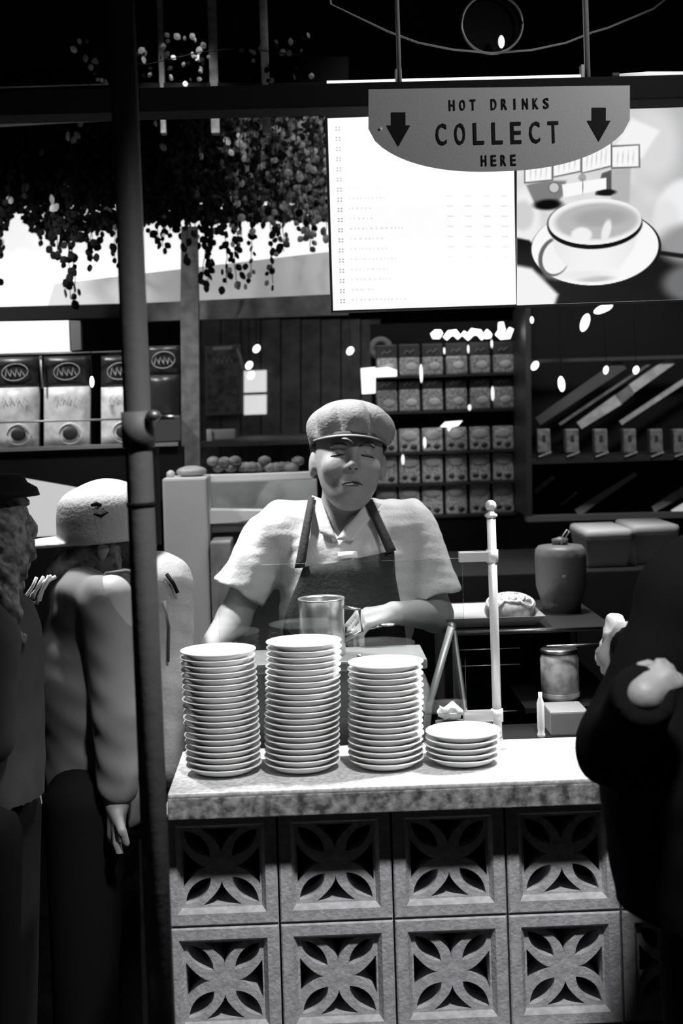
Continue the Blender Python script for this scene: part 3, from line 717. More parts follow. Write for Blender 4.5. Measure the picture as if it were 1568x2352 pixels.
for ri, (v0, v1, sp) in enumerate(rows):
    zc = P(1020, v1 + 2, YP).z
    from_bm('shelf_board', boxp(B(), (P(855, v1, YP).x, YP - .02, zc - .008), (P(1184, v1, YP).x, YP + .09, zc)), DARK, ps)
    for ci, (u0, u1) in enumerate(cols):
        sl = -.028 * ((u0 + u1) / 2 - 1020)
        x0, x1 = P(u0, v0, YP).x, P(u1, v0, YP).x
        ztop = zc + px(v1 - v0, YP); zs = zc + px(v1 - sp, YP)
        root = empty('coffee_pack', Vector(((x0 + x1) / 2, YP, zc)), 'small grey pack, %s from the left in the %s row of the pack shelving' % (coln[ci], rown[ri]), 'pack', 'packs on the pack shelving')
        mm = pmt[1] if ri < 2 else pmt[2]
        po_ = from_bm('pouch', boxp(B(), (x0 + .002, YP, zc), (x1 - .002, YP + .05, zs), .006), mm, root)
        if ri < 2:
            dh_ = from_bm('dark_header', boxp(B(), (x0 + .002, YP + .004, zs), (x1 - .002, YP + .045, ztop), .003), pmt[0], root)
            uc = (u0 + u1) / 2; 
            from_bm('emblem_script', tube(B(), [Vector((x0 + .018, YP - .001, zs + .012)), Vector((x0 + .028, YP - .001, zs + .022)), Vector((x0 + .036, YP - .001, zs + .014)), Vector((x0 + .05, YP - .001, zs + .024))], .0016, 5), mat('emb_dim', .2, .6), dh_)
            from_bm('lower_print', lathe(B(), [(0, 0)], (0, 0, 0)) if 0 else ball(B(), Vector(((x0 + x1) / 2 + .006, YP, zc + .028)), (.02, .003, .014), 2), mat('print_lift', .42, .6), po_, True)
        else:
            from_bm('bean_print', ball(ball(B(), Vector((x0 + .02, YP, zc + .02)), (.011, .003, .009), 1), Vector((x1 - .022, YP, zc + .016)), (.013, .003, .010), 1), pmt[0], po_, True)
            from_bm('front_label', ball(B(), Vector(((x0 + x1) / 2, YP, zs - .024)), (.028, .003, .017), 2), mat('print_lift'), po_, True)
glint_m = mat('glint_glow', .95, .2, emit=1.1)  # white reflections on the pack edges, added as glowing pieces
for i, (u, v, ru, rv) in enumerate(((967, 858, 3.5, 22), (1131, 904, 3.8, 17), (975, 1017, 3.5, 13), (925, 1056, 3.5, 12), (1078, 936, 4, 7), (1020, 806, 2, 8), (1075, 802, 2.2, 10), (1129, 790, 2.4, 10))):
    o = from_bm('edge_glint', ball(B(), P(u, v, YP - .03), (px(ru, YP), .003, px(rv, YP)), 2), glint_m, ps, True)
o = from_bm('edge_glint', prism(B(), [P(u, v, YP - .04) for u, v in ((1010, 981), (1022, 969), (1062, 966), (1052, 978), (1036, 982), (1030, 992), (1027, 981))], .004), glint_m, ps)

# ================================================================== RIGHT: DARK GLASS CABINET WITH SLANTED LIGHT STREAKS
YC = 4.4
cb = empty('glass_cabinet', P(1400, 1190, YC), 'dark display cabinet with slanted light streaks at the right', 'cabinet')
quadbox('back', [(1205, 700), (1212, 1200), (1760, 1190), (1760, 690)], YC + .25, .02, mat('cab_back', .008, .6, spec=.1), cb)
quadbox('base_rail', [(1210, 1186), (1210, 1199), (1760, 1184), (1760, 1172)], YC - .02, .05, mat('cab_edge', .10, .5), cb)
quadbox('mid_rail', [(1210, 826), (1210, 834), (1760, 818), (1760, 810)], YC + .1, .03, mat('cab_dark', .03, .5), cb)
quadbox('left_upright', [(1206, 700), (1210, 1186), (1222, 1186), (1218, 700)], YC - .02, .26, DARK, cb)
rl = mat('streak_pale', .55, .45, .2, noise=(30, .4, .6)); rd = mat('streak_dim', .16, .5, noise=(30, .1, .2))  # diagonal light streaks on the glass, built as solid bars
def flat(u0, v0, u1, v1, w0, w1, m, nm='slanted_streak'):
    dx, dy = u1 - u0, v1 - v0; L_ = math.hypot(dx, dy); nx, ny = -dy / L_, dx / L_
    q = [(u0 + nx * w0, v0 + ny * w0), (u1 + nx * w1, v1 + ny * w1), (u1 - nx * w1, v1 - ny * w1), (u0 - nx * w0, v0 - ny * w0)]
    return from_bm(nm, prism(B(), [P(a, b, YC + .12) for a, b in q], .012), m, cb)
flat(1330, 978, 1420, 918, 9, 13, rl); flat(1420, 918, 1450, 895, 12, 11, rd); flat(1450, 893, 1545, 826, 11, 10, rl)
flat(1425, 972, 1700, 790, 5, 6, rl); flat(1285, 975, 1500, 830, 3, 3, rd); flat(1235, 968, 1430, 835, 10, 14, mat('streak_faint', .07, .6))
flat(1228, 1130, 1272, 1095, 6, 5, rd); flat(1325, 1178, 1460, 1088, 9, 5, mat('streak_soft', .3, .5)); flat(1290, 1160, 1325, 1130, 2, 3, rd)
flat(1500, 1170, 1600, 1110, 7, 12, rl); flat(1545, 1178, 1640, 1130, 6, 14, mat('streak_bright', .9, .3, emit=.3))  # brightest streak also given some emission
for i, u in enumerate((1250, 1315, 1381, 1447, 1508, 1562)):
    root = empty('carton', P(u, 1040, YC), 'narrow grey carton, %s in the row inside the dark cabinet' % ['first from the left', 'second from the left', 'third', 'fourth', 'fifth', 'sixth, at the frame edge'][i], 'carton', 'cartons in the dark cabinet')
    c = P(u, 1040, YC); h_, w_ = px(55, YC), px(15, YC)
    from_bm('body', boxp(B(), (c.x - w_, YC, c.z), (c.x + w_, YC + .04, c.z + h_), .004), mat('carton_grey', .16, .5, noise=(60, .1, .22)), root)
    from_bm('cap', boxp(B(), (c.x - w_ * .3, YC - .001, c.z + h_ * .45), (c.x + w_ * .3, YC + .01, c.z + h_ * .75), .002), pmt[0], root)
    from_bm('front_tag', tube(B(), [Vector((c.x - .02, YC - .01, c.z - .012)), Vector((c.x + .02, YC - .01, c.z + .002))], .003, 6), mat('tagdim', .25, .5), root)
from_bm('carton_shelf', boxp(B(), (P(1215, 1045, YC).x, YC - .005, P(1400, 1046, YC).z - .02), (P(1720, 1045, YC).x, YC + .25, P(1400, 1046, YC).z)), DARK, cb)

# ================================================================== BACK COUNTER AND THINGS (RIGHT)
ZB = P(1430, 1302, 3.75).z
bc = from_bm('back_counter', boxp(B(), (P(1020, 1300, 3.7).x, 3.7, 0), (1.6, 4.3, ZB - .002), .004), DARK, None, origin=(1, 3.9, 0)); tag(bc, 'dark back counter at the right behind the urn', 'counter')
def tub(u0, u1, v0, v1, Y, lab, seed):
    x0, x1 = P(u0, v1, Y).x, P(u1, v1, Y).x; zt_ = P((u0 + u1) / 2, v0, Y).z
    root = empty('food_tub', Vector(((x0 + x1) / 2, Y + .1, ZB)), lab, 'tub')
    bm = B(); w_ = x1 - x0
    bt = [(x0 + .01, Y + .02), (x1 - .01, Y + .02), (x1 - .01, Y + .2), (x0 + .01, Y + .2)]; tp = [(x0, Y), (x1, Y), (x1, Y + .22), (x0, Y + .22)]
    a_ = [bm.verts.new((x, y, ZB)) for x, y in bt]; b_ = [bm.verts.new((x, y, zt_ - .035)) for x, y in tp]
    bm.faces.new(a_[::-1]); bm.faces.new(b_)
    for k in range(4): bm.faces.new((a_[k], a_[(k + 1) % 4], b_[(k + 1) % 4], b_[k]))
    from_bm('tub_body', bm, mat('tub_plastic', .4, .5), root)
    bm = B(); boxp(bm, (x0 - .004, Y - .006, zt_ - .036), (x1 + .004, Y + .226, zt_ - .006), .012)
    from_bm('lid', bm, mat('lid_plastic', .7, .5), root, True)
tub(1348, 1452, 1210, 1300, 3.75, 'pale lidded food tub behind the dark urn', 1)
tub(1458, 1560, 1200, 1300, 3.78, 'pale lidded food tub beside the dark coat', 2)
# steel rack
ZR = P(1200, 1443, 3.1).z
xr0, xr1 = P(1038, 1445, 3.1).x, P(1410, 1445, 3.1).x
rk = empty('steel_rack', Vector(((xr0 + xr1) / 2, 3.3, 0)), 'black open rack with bright steel top edge behind the counter', 'rack')
from_bm('top_plate', boxp(B(), (xr0, 3.1, ZR - .012), (xr1, 3.55, ZR - .003), .001), DARK, rk)
from_bm('top_edge', tube(B(), [Vector((xr0, 3.095, ZR - .004)), Vector((xr1, 3.095, ZR - .004))], .0028, 8), STEEL, rk, True)
from_bm('back_panel', boxp(B(), (xr0, 3.54, 0), (xr1, 3.55, ZR - .013)), BLACK, rk)
from_bm('side_panel', boxp(B(), (xr0, 3.12, 0), (xr0 + .01, 3.54, ZR - .013)), BLACK, rk)
for v, ua, ub in ((1487, 1040, 1190), (1524, 1040, 1190), (1630, 1040, 1265)):
    z = P(1130, v, 3.15).z
    from_bm('wire_shelf', tube(B(), [Vector((xr0, 3.13, z)), Vector((P(ub, v, 3.15).x, 3.13, z))], .0013, 6), mat('wire', .5, .3, .8), rk, True)
ZL = P(1285, 1612, 3.05).z
from_bm('lower_shelf', boxp(B(), (P(1190, 1612, 3.1).x, 3.0, ZL - .012), (xr1, 3.54, ZL), .001), BLACK, rk)
for x in (xr0 + .006, xr1 - .012): 
    for y in (3.11, 3.53): from_bm('leg', boxp(B(), (x - .006, y - .006, 0), (x + .006, y + .006, ZR - .013)), DSTEEL, rk)
from_bm('drawer_edge', tube(B(), [P(1255, 1485, 3.0), P(1380, 1480, 3.0)], .003, 8), STEEL, rk, True)
# urn
uc = P(1291, 1430, 3.35); zt_ = P(1291, 1248, 3.35).z; R_ = px(59, 3.35)
h_ = zt_ - (ZR - .003)
ur = empty('urn', Vector((uc.x, 3.35, ZR - .003)), 'dark grey tapered urn with a clipped lid on the rack', 'urn')
from_bm('body', lathe(B(), [(0, 0), (R_ * .74, 0), (R_ * .76, h_ * .12), (R_ * .84, h_ * .2), (R_ * .98, h_ * .38), (R_, h_ * .8), (R_ * .97, h_ * .92), (R_ * .85, h_ * .97), (0, h_)], ur.location, 40), mat('urn_grey', .22, .45, bump=(40, .3)), ur, True)
lk_ = from_bm('lid_knob', lathe(B(), [(0, 0), (.018, 0), (.02, .012), (.0, .018)], ur.location + Vector((0, 0, h_ * .99)), 16), mat('urn_grey'), ur, True)
from_bm('lid_clip', tube(B(), [ur.location + Vector((x, -.02, h_ + z)) for x, z in ((-.0, -.0), (.004, .02), (.014, .034), (.02, .03), (.012, .018), (.006, .004))], .002, 6), mat('clip_pale', .7, .3), lk_, True)
from_bm('front_badge', ball(B(), ur.location + Vector((0, -R_ * .97, h_ * .55)), (.01, .003, .007), 1), mat('badge', .3, .5), ur, True)
# tray with a mound of noodles
ty = empty('tray', P(1135, 1432, 3.2), 'pale rectangular tray on the rack right of the vendor', 'tray')
ZT = ZR + .0
tx0, tx1 = P(1022, 1430, 3.12).x, P(1245, 1430, 3.12).x
bm = B()
lo = [(tx0 + .012, 3.14), (tx1 - .012, 3.14), (tx1 - .012, 3.34), (tx0 + .012, 3.34)]; hi = [(tx0, 3.12), (tx1 + .008, 3.12), (tx1 + .008, 3.36), (tx0, 3.36)]
r0 = [bm.verts.new((x, y, ZT)) for x, y in lo]; r1 = [bm.verts.new((x, y, ZT + .022)) for x, y in hi]; r2 = [bm.verts.new((x * .97 + .03 * (tx0 + tx1) / 2, y * .97 + .03 * 3.24, ZT + .022)) for x, y in hi]; r3 = [bm.verts.new((x * .97 + .03 * (tx0 + tx1) / 2, y * .97 + .03 * 3.24, ZT + .004)) for x, y in lo]
bm.faces.new(r0[::-1]); bm.faces.new(r3)
for A_, C_ in ((r0, r1), (r1, r2), (r2, r3)):
    for k in range(4): bm.faces.new((A_[k], A_[(k + 1) % 4], C_[(k + 1) % 4], C_[k]))
ty.location = Vector(((tx0 + tx1) / 2, 3.24, ZT)); from_bm('tray_body', bm, mat('tray_pale', .3, .4), ty)
mo = empty('noodle_mound', P(1172, 1405, 3.22), 'mound of coiled pale noodles heaped on the tray', 'noodles')
mc = Vector((P(1172, 1400, 3.22).x, 3.23, ZT + .005)); mo.location = mc
hp0 = from_bm('heap', ball(B(), mc + Vector((0, 0, .018)), (px(60, 3.2), .055, .036), 3), mat('noodle', .5, .7, noise=(50, .3, .6)), mo, True)
random.seed(5)
for k in range(16):
    cx, ph = random.uniform(-.7, .7), random.uniform(0, 6.28); pts = []
    for j in range(12):
        t = j / 11; a_ = ph + t * 3.2; x = cx * px(60, 3.2) * .8 + .022 * math.cos(a_); y = .03 * math.sin(a_) - .015
        zz = .018 + .037 * math.sqrt(max(0, 1 - (x / .062) ** 2 - (y / .058) ** 2)); pts.append(mc + Vector((x, y, zz)))
    from_bm('noodle_coil', tube(B(), pts, .003, 6), mat('noodle_lite', .62, .6), hp0, True)
# jar on lower shelf
jc = P(1287, 1612, 3.08); jh = px(118, 3.08); jr = px(44, 3.08)
jr_ = empty('glass_jar', Vector((jc.x, 3.08, ZL)), 'pale ribbed jar with a band lid beside the dark coat', 'jar')
from_bm('jar_body', lathe(B(), [(0, 0), (jr * .9, 0), (jr, .006), (jr * 1.0, jh * .8), (jr * .92, jh * .87), (jr * .92, jh * .92), (0, jh * .93)], jr_.location, 32), mat('jar_milky', .55, .25, noise=(25, .25, .8)), jr_, True)
from_bm('jar_lid', lathe(B(), [(jr * .9, jh * .9), (jr * .98, jh * .91), (jr * .98, jh * .98), (jr * .9, jh), (0, jh)], jr_.location, 32), STEEL, jr_, True)
from_bm('jar_ribs', lathe(B(), [(jr * 1.0, jh * .06), (jr * 1.03, jh * .08), (jr * 1.0, jh * .1), (jr * 1.03, jh * .13), (jr * 1.0, jh * .15)], jr_.location, 32), mat('jar_milky'), jr_, True)
# small bottle + grey box at back of the counter
bo = P(1243, 1697, 2.85)
tb2 = slab('trim_2', (P(1000, 1700, 2.8).x, 2.74, 0), (1.2, 2.98, CT - .03), BLACK)
bt_ = empty('slim_bottle', Vector((bo.x, 2.85, CT - .03)), 'slim pale bottle standing behind the counter edge', 'bottle')
from_bm('bottle_body', lathe(B(), [(0, 0), (.008, 0), (.008, .008), (.0065, .012), (.0075, .02), (.0075, .07), (.004, .082), (.004, .092), (0, .092)], bt_.location, 20), mat('bottle_pale', .6, .3), bt_, True)
gb2 = from_bm('grey_crate', boxp(B(), (P(1258, 1700, 2.9).x, 2.86, CT - .03), (P(1345, 1700, 2.9).x, 2.96, P(1300, 1625, 2.9).z), .004), mat('crate_grey', .16, .6), None, origin=(P(1300, 1700, 2.9).x, 2.9, CT - .03)); tag(gb2, 'dim grey crate at the rear right of the counter', 'crate')

# ================================================================== BRASS POST SNEEZE GUARD
pb_ = Vector((P(1143, 1700, 2.66).x, 2.66, CT)); pt_ = P(1121, 1182, 2.66)
gd = empty('sneeze_guard', pb_, 'clear glass guard held by a ball-topped metal post on the counter', 'sneeze guard')
from_bm('post', tube(B(), [pb_, Vector((pb_.x - .0, 2.66, pt_.z))], .0085, 24), BRASS, gd, True)
from_bm('ball_finial', ball(B(), Vector((pb_.x, 2.66, pt_.z + .0165)), (.0108, .0108, .0108), 3), BRASS, gd, True)
from_bm('neck_collar', lathe(B(), [(.008, -.006), (.012, -.004), (.012, 0), (.006, .004), (.006, .008)], Vector((pb_.x, 2.66, pt_.z)), 24), BRASS, gd, True)
from_bm('foot_flange', lathe(B(), [(0, 0), (.018, 0), (.018, .003), (.011, .007), (.009, .02)], pb_, 24), BRASS, gd, True)
for v in (1278, 1644):
    z = P(1095, v, 2.66).z; hh = px(12, 2.66)
    from_bm('bracket', boxp(B(), (pb_.x - px(78, 2.66), 2.652, z - hh), (pb_.x - .006, 2.668, z + hh), .002), mat('bracket_pale', .55, .35, .6), gd)
    from_bm('collar', tube(B(), [Vector((pb_.x, 2.66, z - hh - .002)), Vector((pb_.x, 2.66, z + hh + .002))], .0115, 20), BRASS, gd, True)
zg1, zg0 = P(1000, 1284, 2.66).z, P(1000, 1640, 2.66).z
from_bm('glass_pane', boxp(B(), (P(505, 1500, 2.66).x, 2.658, zg0), (pb_.x - px(70, 2.66), 2.662, zg1)), GLASS, gd)

# steel bench behind the counter + pitcher + pan
ZW = P(860, 1497, 2.9).z
be = empty('steel_bench', Vector((.05, 3.0, 0)), 'grey steel prep bench behind the saucer stacks', 'bench')
bx0, bx1 = P(566, 1500, 2.86).x, P(975, 1500, 2.86).x
from_bm('bench_top', boxp(B(), (bx0, 2.80, ZW - .02), (bx1, 2.97, ZW), .004), mat('bench_grey', .2, .45, .3), be)
from_bm('bench_front', boxp(B(), (bx0 + .01, 2.815, .0), (bx1 - .01, 2.95, ZW - .021), .002), mat('bench_front', .15, .5, .2, noise=(8, .1, .2)), be)
for u, v in ((641, 1489 - 40), (825, 1507)):
    from_bm('knob', ball(B(), Vector((P(u, v, 2.8).x, 2.797 if v > 1450 else 2.83, P(u, v, 2.8).z if v > 1450 else ZW + .004)), (.005, .005, .005), 2), STEEL, be, True)
pcx = P(741, 1490, 2.88); rr = px(53, 2.88); ph_ = P(741, 1378, 2.88).z - ZW
pi = empty('steel_pitcher', Vector((pcx.x, 2.885, ZW)), 'steel pitcher with a bright rim in front of the vendor apron', 'pitcher')
from_bm('pitcher_body', lathe(B(), [(0, 0), (rr * .95, 0), (rr, .006), (rr * .97, ph_ * .7), (rr * 1.0, ph_), (rr * 1.04, ph_ + .002), (rr * 1.0, ph_ + .004), (rr * .95, ph_), (rr * .93, ph_ * .2), (0, ph_ * .15)], pi.location, 40), mat('pitcher_steel', .5, .28, .85, bump=(18, .15)), pi, True)
from_bm('handle', tube(B(), [pi.location + Vector((rr, 0, ph_ * .85)), pi.location + Vector((rr + .03, 0, ph_ * .8)), pi.location + Vector((rr + .034, 0, ph_ * .4)), pi.location + Vector((rr * .98, 0, ph_ * .25))], .004, 8), STEEL, pi, True)
# slanted stand strut
ss = empty('folding_stand', P(985, 1625, 2.98), 'slanted steel leg of a folding stand beside the rack', 'stand')
so = P(985, 1625, 3.02)
ss.location = Vector((P(975, 1700, 3.02).x, 3.02, 0))
from_bm('front_leg', tube(B(), [Vector((P(960, 2000, 3.02).x - .1, 3.02, 0.0)), P(985, 1620, 3.02), P(1036, 1440, 3.02)], .008, 12), mat('leg_grey', .4, .4, .5), ss, True)
from_bm('rear_leg', tube(B(), [Vector((P(1180, 1600, 3.06).x, 3.06, 0)), P(1040, 1442, 3.06)], .006, 12), DSTEEL, ss, True)
from_bm('hinge', ball(B(), P(1036, 1440, 3.04), (.011, .02, .011), 2), DSTEEL, ss, True)
# napkins on the counter back, right of stack 3
zt2 = P(1035, 1655, 2.705).z
tis = from_bm('tin_box', boxp(B(), (P(1000, 1655, 2.70).x, 2.685, CT), (P(1128, 1655, 2.7).x, 2.72, zt2), .004), mat('tin_dark', .06, .5), None, origin=(P(1060, 1655, 2.7).x, 2.69, CT)); tag(tis, 'small dark tin box behind the short saucer stack', 'box')
bm = ball(B(), (0, 0, .016), (.024, .013, .015), 3)
for v_ in bm.verts: v_.co += Vector((.003 * math.sin(v_.co.z * 400), 0, (.005 * math.sin(v_.co.x * 190) + .003 * math.sin(v_.co.y * 500 + v_.co.x * 230)) * (v_.co.z > .012)))
tp_ = Vector((P(1035, 1650, 2.7).x, 2.703, zt2)); bmesh.ops.translate(bm, verts=bm.verts, vec=tp_)
nk = from_bm('crumpled_tissue', bm, mat('tissue', .7, .8), None, True, origin=tp_); tag(nk, 'crumpled white tissue on the dark tin behind the short saucer stack', 'tissue')

# ================================================================== LEFT BACKGROUND OF VENDOR
gc = empty('grey_cabinet', Vector((P(425, 1250, 3.74).x, 3.83, 0)), 'tall plain grey cabinet between the pole and vendor', 'cabinet')
from_bm('cabinet_body', boxp(B(), (P(372, 1100, 3.74).x, 3.74, 0), (P(474, 1100, 3.74).x, 3.92, P(425, 1098, 3.74).z), .006), mat('cab_grey', .62, .7), gc)
from_bm('bag_on_top', ball(B(), P(440, 1083, 3.83), (px(36, 3.74), .04, px(14, 3.74)), 3), mat('bag_grey', .4, .4, bump=(25, 1)), gc, True)
from_bm('door_knob', ball(B(), P(392, 1090, 3.80), (.012, .01, .012), 2), mat('knobpale', .6, .3), gc, True)
dcs = empty('glass_display_case', Vector((P(600, 1240, 4.0).x, 4.0, 0)), 'low glass display case with a pale top rail behind the vendor', 'display case')
bx = lambda nm, u0, v0, u1, v1, Y, th, m, par, bev=.003: from_bm(nm, boxp(B(), (P(u0, (v0 + v1) / 2, Y).x, Y, P((u0 + u1) / 2, v1, Y).z), (P(u1, (v0 + v1) / 2, Y).x, Y + th, P((u0 + u1) / 2, v0, Y).z), bev), m, par)
bx('top_rail', 476, 1087, 720, 1105, 3.9, .04, mat('rail_white', .8, .5), dcs)
bx('back_panel', 474, 1104, 730, 1240, 4.05, .02, mat('case_grey', .45, .6, noise=(9, .3, .55)), dcs)
bx('case_base', 474, 1206, 730, 1500, 3.92, .12, mat('case_dark', .07, .5), dcs)
bx('glass_front', 478, 1106, 725, 1205, 3.905, .004, GLASS, dcs, 0)
tr2 = empty('serving_tray', P(535, 1205, 3.8), 'bright white serving tray beside the vendor shoulder', 'tray')
from_bm('tray_body', prism(B(), [P(u, v, 3.82) for u, v in ((480, 1178), (480, 1203), (545, 1200), (620, 1182), (620, 1174), (482, 1172))], .08), mat('tray_white', .85, .5), tr2)
bx('stand', 484, 1208, 600, 1222, 3.84, .1, mat('stand_grey', .3, .5), tr2)
hp = empty('bread_heap', P(600, 1085, 3.95), 'dim heap of buns on top of the display case', 'buns')
random.seed(12); hp.location = P(600, 1087, 3.92)
for k in range(16):
    u = 490 + k * 13 + random.uniform(-5, 5); from_bm('bun', ball(B(), P(u, 1075 - random.choice((0, 0, 14)) - random.uniform(0, 3), 3.92 + random.uniform(0, .02)), (px(16, 3.9), .022, px(12, 3.9)), 2), mat('bun', .14, .7, noise=(40, .08, .22)), hp, True)
cs = empty('white_card_box', P(508, 1010, 4.3), 'small white card box standing on the dim ledge', 'box')
bx('card_body', 476, 986, 540, 1010, 4.3, .04, mat('card_white', .6, .5), cs)
bx('card_end', 474, 986, 486, 1014, 4.29, .045, mat('card_bright', .95, .4), cs)
ld = from_bm('back_ledge', boxp(B(), (P(455, 1015, 4.3).x, 4.26, P(600, 1022, 4.3).z), (P(735, 1015, 4.3).x, 5.201, P(600, 1012, 4.3).z)), mat('ledge', .09, .6), None, origin=P(600, 1015, 4.3)); tag(ld, 'narrow dim ledge along the wooden partition', 'ledge')
lp = from_bm('low_cupboard', boxp(B(), (P(482, 1250, 3.7).x, 3.7, 0), (P(530, 1250, 3.7).x, 3.85, P(480, 1245, 3.7).z), .005), mat('lowp', .25, .6, noise=(12, .18, .32)), None, origin=P(480, 1400, 3.7)); tag(lp, 'dim grey bin behind the leftmost saucer stack', 'bin')  # plain block standing for a low grey cabinet

# left counter
LZ = P(50, 1846, 3.35).z
lc = empty('side_counter', Vector((P(30, 1850, 3.35).x, 3.4, 0)), 'low dark side counter with a pale edge at the left', 'counter')
x1_ = P(330, 1835, 3.35).x
from_bm('counter_body', boxp(B(), (-1.6, 3.36, 0), (x1_, 3.7, LZ - .012), .003), mat('side_body', .05, .6, noise=(20, .03, .07)), lc)
from_bm('counter_slab', boxp(B(), (-1.6, 3.35, LZ - .011), (x1_, 3.72, LZ), .002), mat('side_slab', .42, .4), lc)
dkb = from_bm('screen_board', boxp(B(), (-1.7, 3.86, LZ + .002), (P(200, 1600, 3.8).x, 3.88, P(50, 1235, 3.86).z)), BLACK, None, origin=(-1.2, 3.87, LZ)); tag(dkb, 'dark upright board behind the left side counter', 'panel')

# ================================================================== PEOPLE
SKIN = mat('skin', .26, .55, bump=(90, .08)); SKIN_D = mat('skin_shaded', .30, .55)
def hand_sdf(p, d, wrist, palm_dir, side, up, curl=.6, s=1.0, tips=None):
    """palm + four unequal fingers + thumb; vectors are world directions"""
    wv = Vector(wrist); f = Vector(palm_dir).normalized(); u_ = Vector(up).normalized(); sd = f.cross(u_).normalized() * side
    u_ = sd.cross(f).normalized() * side
    pc_ = wv + f * .045 * s
    d = smin(d, cap(p, wv, pc_ + f * .02 * s, .021 * s, .020 * s), .012)
    for k, (off, ln) in enumerate(((-.030, .066), (-.010, .075), (.010, .070), (.028, .055))):
        b = wv + f * .075 * s + sd * off * s
        d = smin(d, cap(p, wv + f * .02 * s + sd * off * .6 * s, b, .012 * s, .0095 * s), .008)
        dirn = (f * math.cos(curl) - u_ * math.sin(curl)); m1 = b + dirn * ln * .5 * s
        dir2 = (f * math.cos(curl * 2.2) - u_ * math.sin(curl * 2.2)); m2 = m1 + dir2 * ln * .5 * s
        d = smin(d, cap(p, b, m1, .009 * s, .0082 * s), .003); d = smin(d, cap(p, m1, m2, .0082 * s, .0068 * s), .003)
    t0 = wv + f * .02 * s - sd * .022 * s; t1 = t0 - sd * .028 * s + f * .025 * s - u_ * .008 * s; t2 = t1 + f * .028 * s - u_ * .012 * s + sd * .004 * s
    d = smin(d, cap(p, t0, t1, .012 * s, .010 * s), .008); d = smin(d, cap(p, t1, t2, .0098 * s, .0078 * s), .003)
    return d

# ---------------------------------------------------------------- vendor
YV = 3.16
def VP(u, v, dy=0): return P(u, v, YV + dy)
vend = empty('person', Vector((P(790, 1600, YV).x, YV + .03, 0)), 'vendor in a pleated cap, pale shirt and dark apron looking down behind the counter', 'person')
HC = VP(800, 1062, -.02); HR = rotm(x=math.radians(-16), y=math.radians(4), z=math.radians(4))
HRn = np.array(HR, dtype=np.float32)
def hl(x, y, z): return HC + HR @ Vector((x, y, z))     # head local: -y is the face
shL, shR = VP(628, 1222, .03), VP(945, 1218, .03)
elL, wrL = VP(535, 1425, .0), VP(480, 1492, -.16)
elR, wrR = VP(1000, 1412, .0), VP(905, 1408, -.15)
def body(p):
    d = ell(p, HC + HR @ Vector((0, .012, .035)), (.077, .094, .088), HR)
    d = smin(d, ell(p, hl(0, -.018, -.025), (.066, .072, .085), HR), .03)
    d = smin(d, ell(p, hl(0, -.045, -.085), (.032, .032, .022), HR), .03)         # chin
    for s in (-1, 1):
        d = smin(d, ell(p, hl(s * .038, -.062, -.028), (.024, .018, .022), HR), .02)  # cheeks
        d = smax(d, -ell(p, hl(s * .031, -.098, .004), (.017, .016, .010), HR), .012)   # sockets
        d = smin(d, ell(p, hl(s * .031, -.074, .002), (.0135, .011, .0085), HR), .003)  # eyelids
        d = smin(d, cap(p, hl(s * .016, -.088, .020), hl(s * .046, -.078, .018), .006, .005), .01)   # brows
        d = smin(d, ell(p, hl(s * .078, .012, -.006), (.009, .017, .030), HR), .006)   # ears
        d = smin(d, ell(p, hl(s * .011, -.090, -.033), (.0070, .009, .0055), HR), .005)
    d = smin(d, cap(p, hl(0, -.082, .010), hl(0, -.099, -.029), .006, .0088), .012)   # nose
    d = smin(d, cap(p, hl(-.022, -.0765, -.0600), hl(.022, -.0765, -.0600), .0050, .0050), .006)
    d = smin(d, cap(p, hl(-.017, -.0755, -.0690), hl(.017, -.0755, -.0690), .0058, .0058), .006)
    d = smax(d, -cap(p, hl(-.025, -.0855, -.0645), hl(.025, -.0855, -.0645), .0030, .0030), .003)
    for s in (-1, 1): d = smax(d, -cap(p, hl(s * .020, -.095, -.036), hl(s * .034, -.085, -.062), .0042, .003), .008)
    d = smin(d, cap(p, HC + Vector((-.005, .045, -.06)), VP(783, 1235, .06), .052, .058), .03)
    d = smin(d, cap(p, VP(783, 1265, .06), VP(785, 1560, .05), .085, .09), .04)
    d = smin(d, cap(p, shL, shR, .036, .036), .04)
    d = smin(d, cap(p, shL, elL, .040, .036), .03); d = smin(d, cap(p, elL, wrL, .038, .024), .015)
    d = smin(d, cap(p, shR, elR, .040, .038), .03); d = smin(d, cap(p, elR, wrR, .037, .024), .015)
    d = hand_sdf(p, d, wrL, (Vector((-.25, -.7, -.55))), 1, (0, -.3, 1), .45, .95)
    d = hand_sdf(p, d, wrR, (Vector((-.9, -.35, -.1))), -1, (0, -.3, 1), .75, .95)
    return d
sdf_obj('body', body, VP(430, 1600, -.40), VP(1080, 900, .26), .0048, SKIN, vend)
lidm = mat('lash', .02, .5)
def fp(x, z, out=.0008):
    ys = np.linspace(-.125, -.03, 191); q = np.array([hl(x, y, z)[:] for y in ys], dtype=np.float32); dd = body(q); k = int(np.argmax(dd < 0)); return hl(x, ys[k] - out, z)
def fl(name, pts, r, m): return from_bm(name, tube(B(), [fp(x, z) for x, z in pts], r, 6), m, vend, True)
lipm = mat('lip_tone', .05, .9, spec=.1)
for s in (-1, 1):
    fl('eye_line', [(s * .017, -.004), (s * .025, -.0048), (s * .033, -.0052), (s * .040, -.006), (s * .047, -.0075)], [.001, .0026, .003, .0026, .001], lidm)
    fl('eyebrow', [(s * .013, .014), (s * .024, .018), (s * .036, .0185), (s * .049, .014)], [.0015, .0028, .0028, .0012], lidm)
    fl('nostril', [(s * .0045, -.0385), (s * .009, -.0385)], .0022, lidm)
fl('lips', [(-.023, -.0695), (-.012, -.0650), (0, -.0645), (.012, -.0650), (.023, -.0695)], [.0012, .0028, .0034, .0028, .0012], lipm)
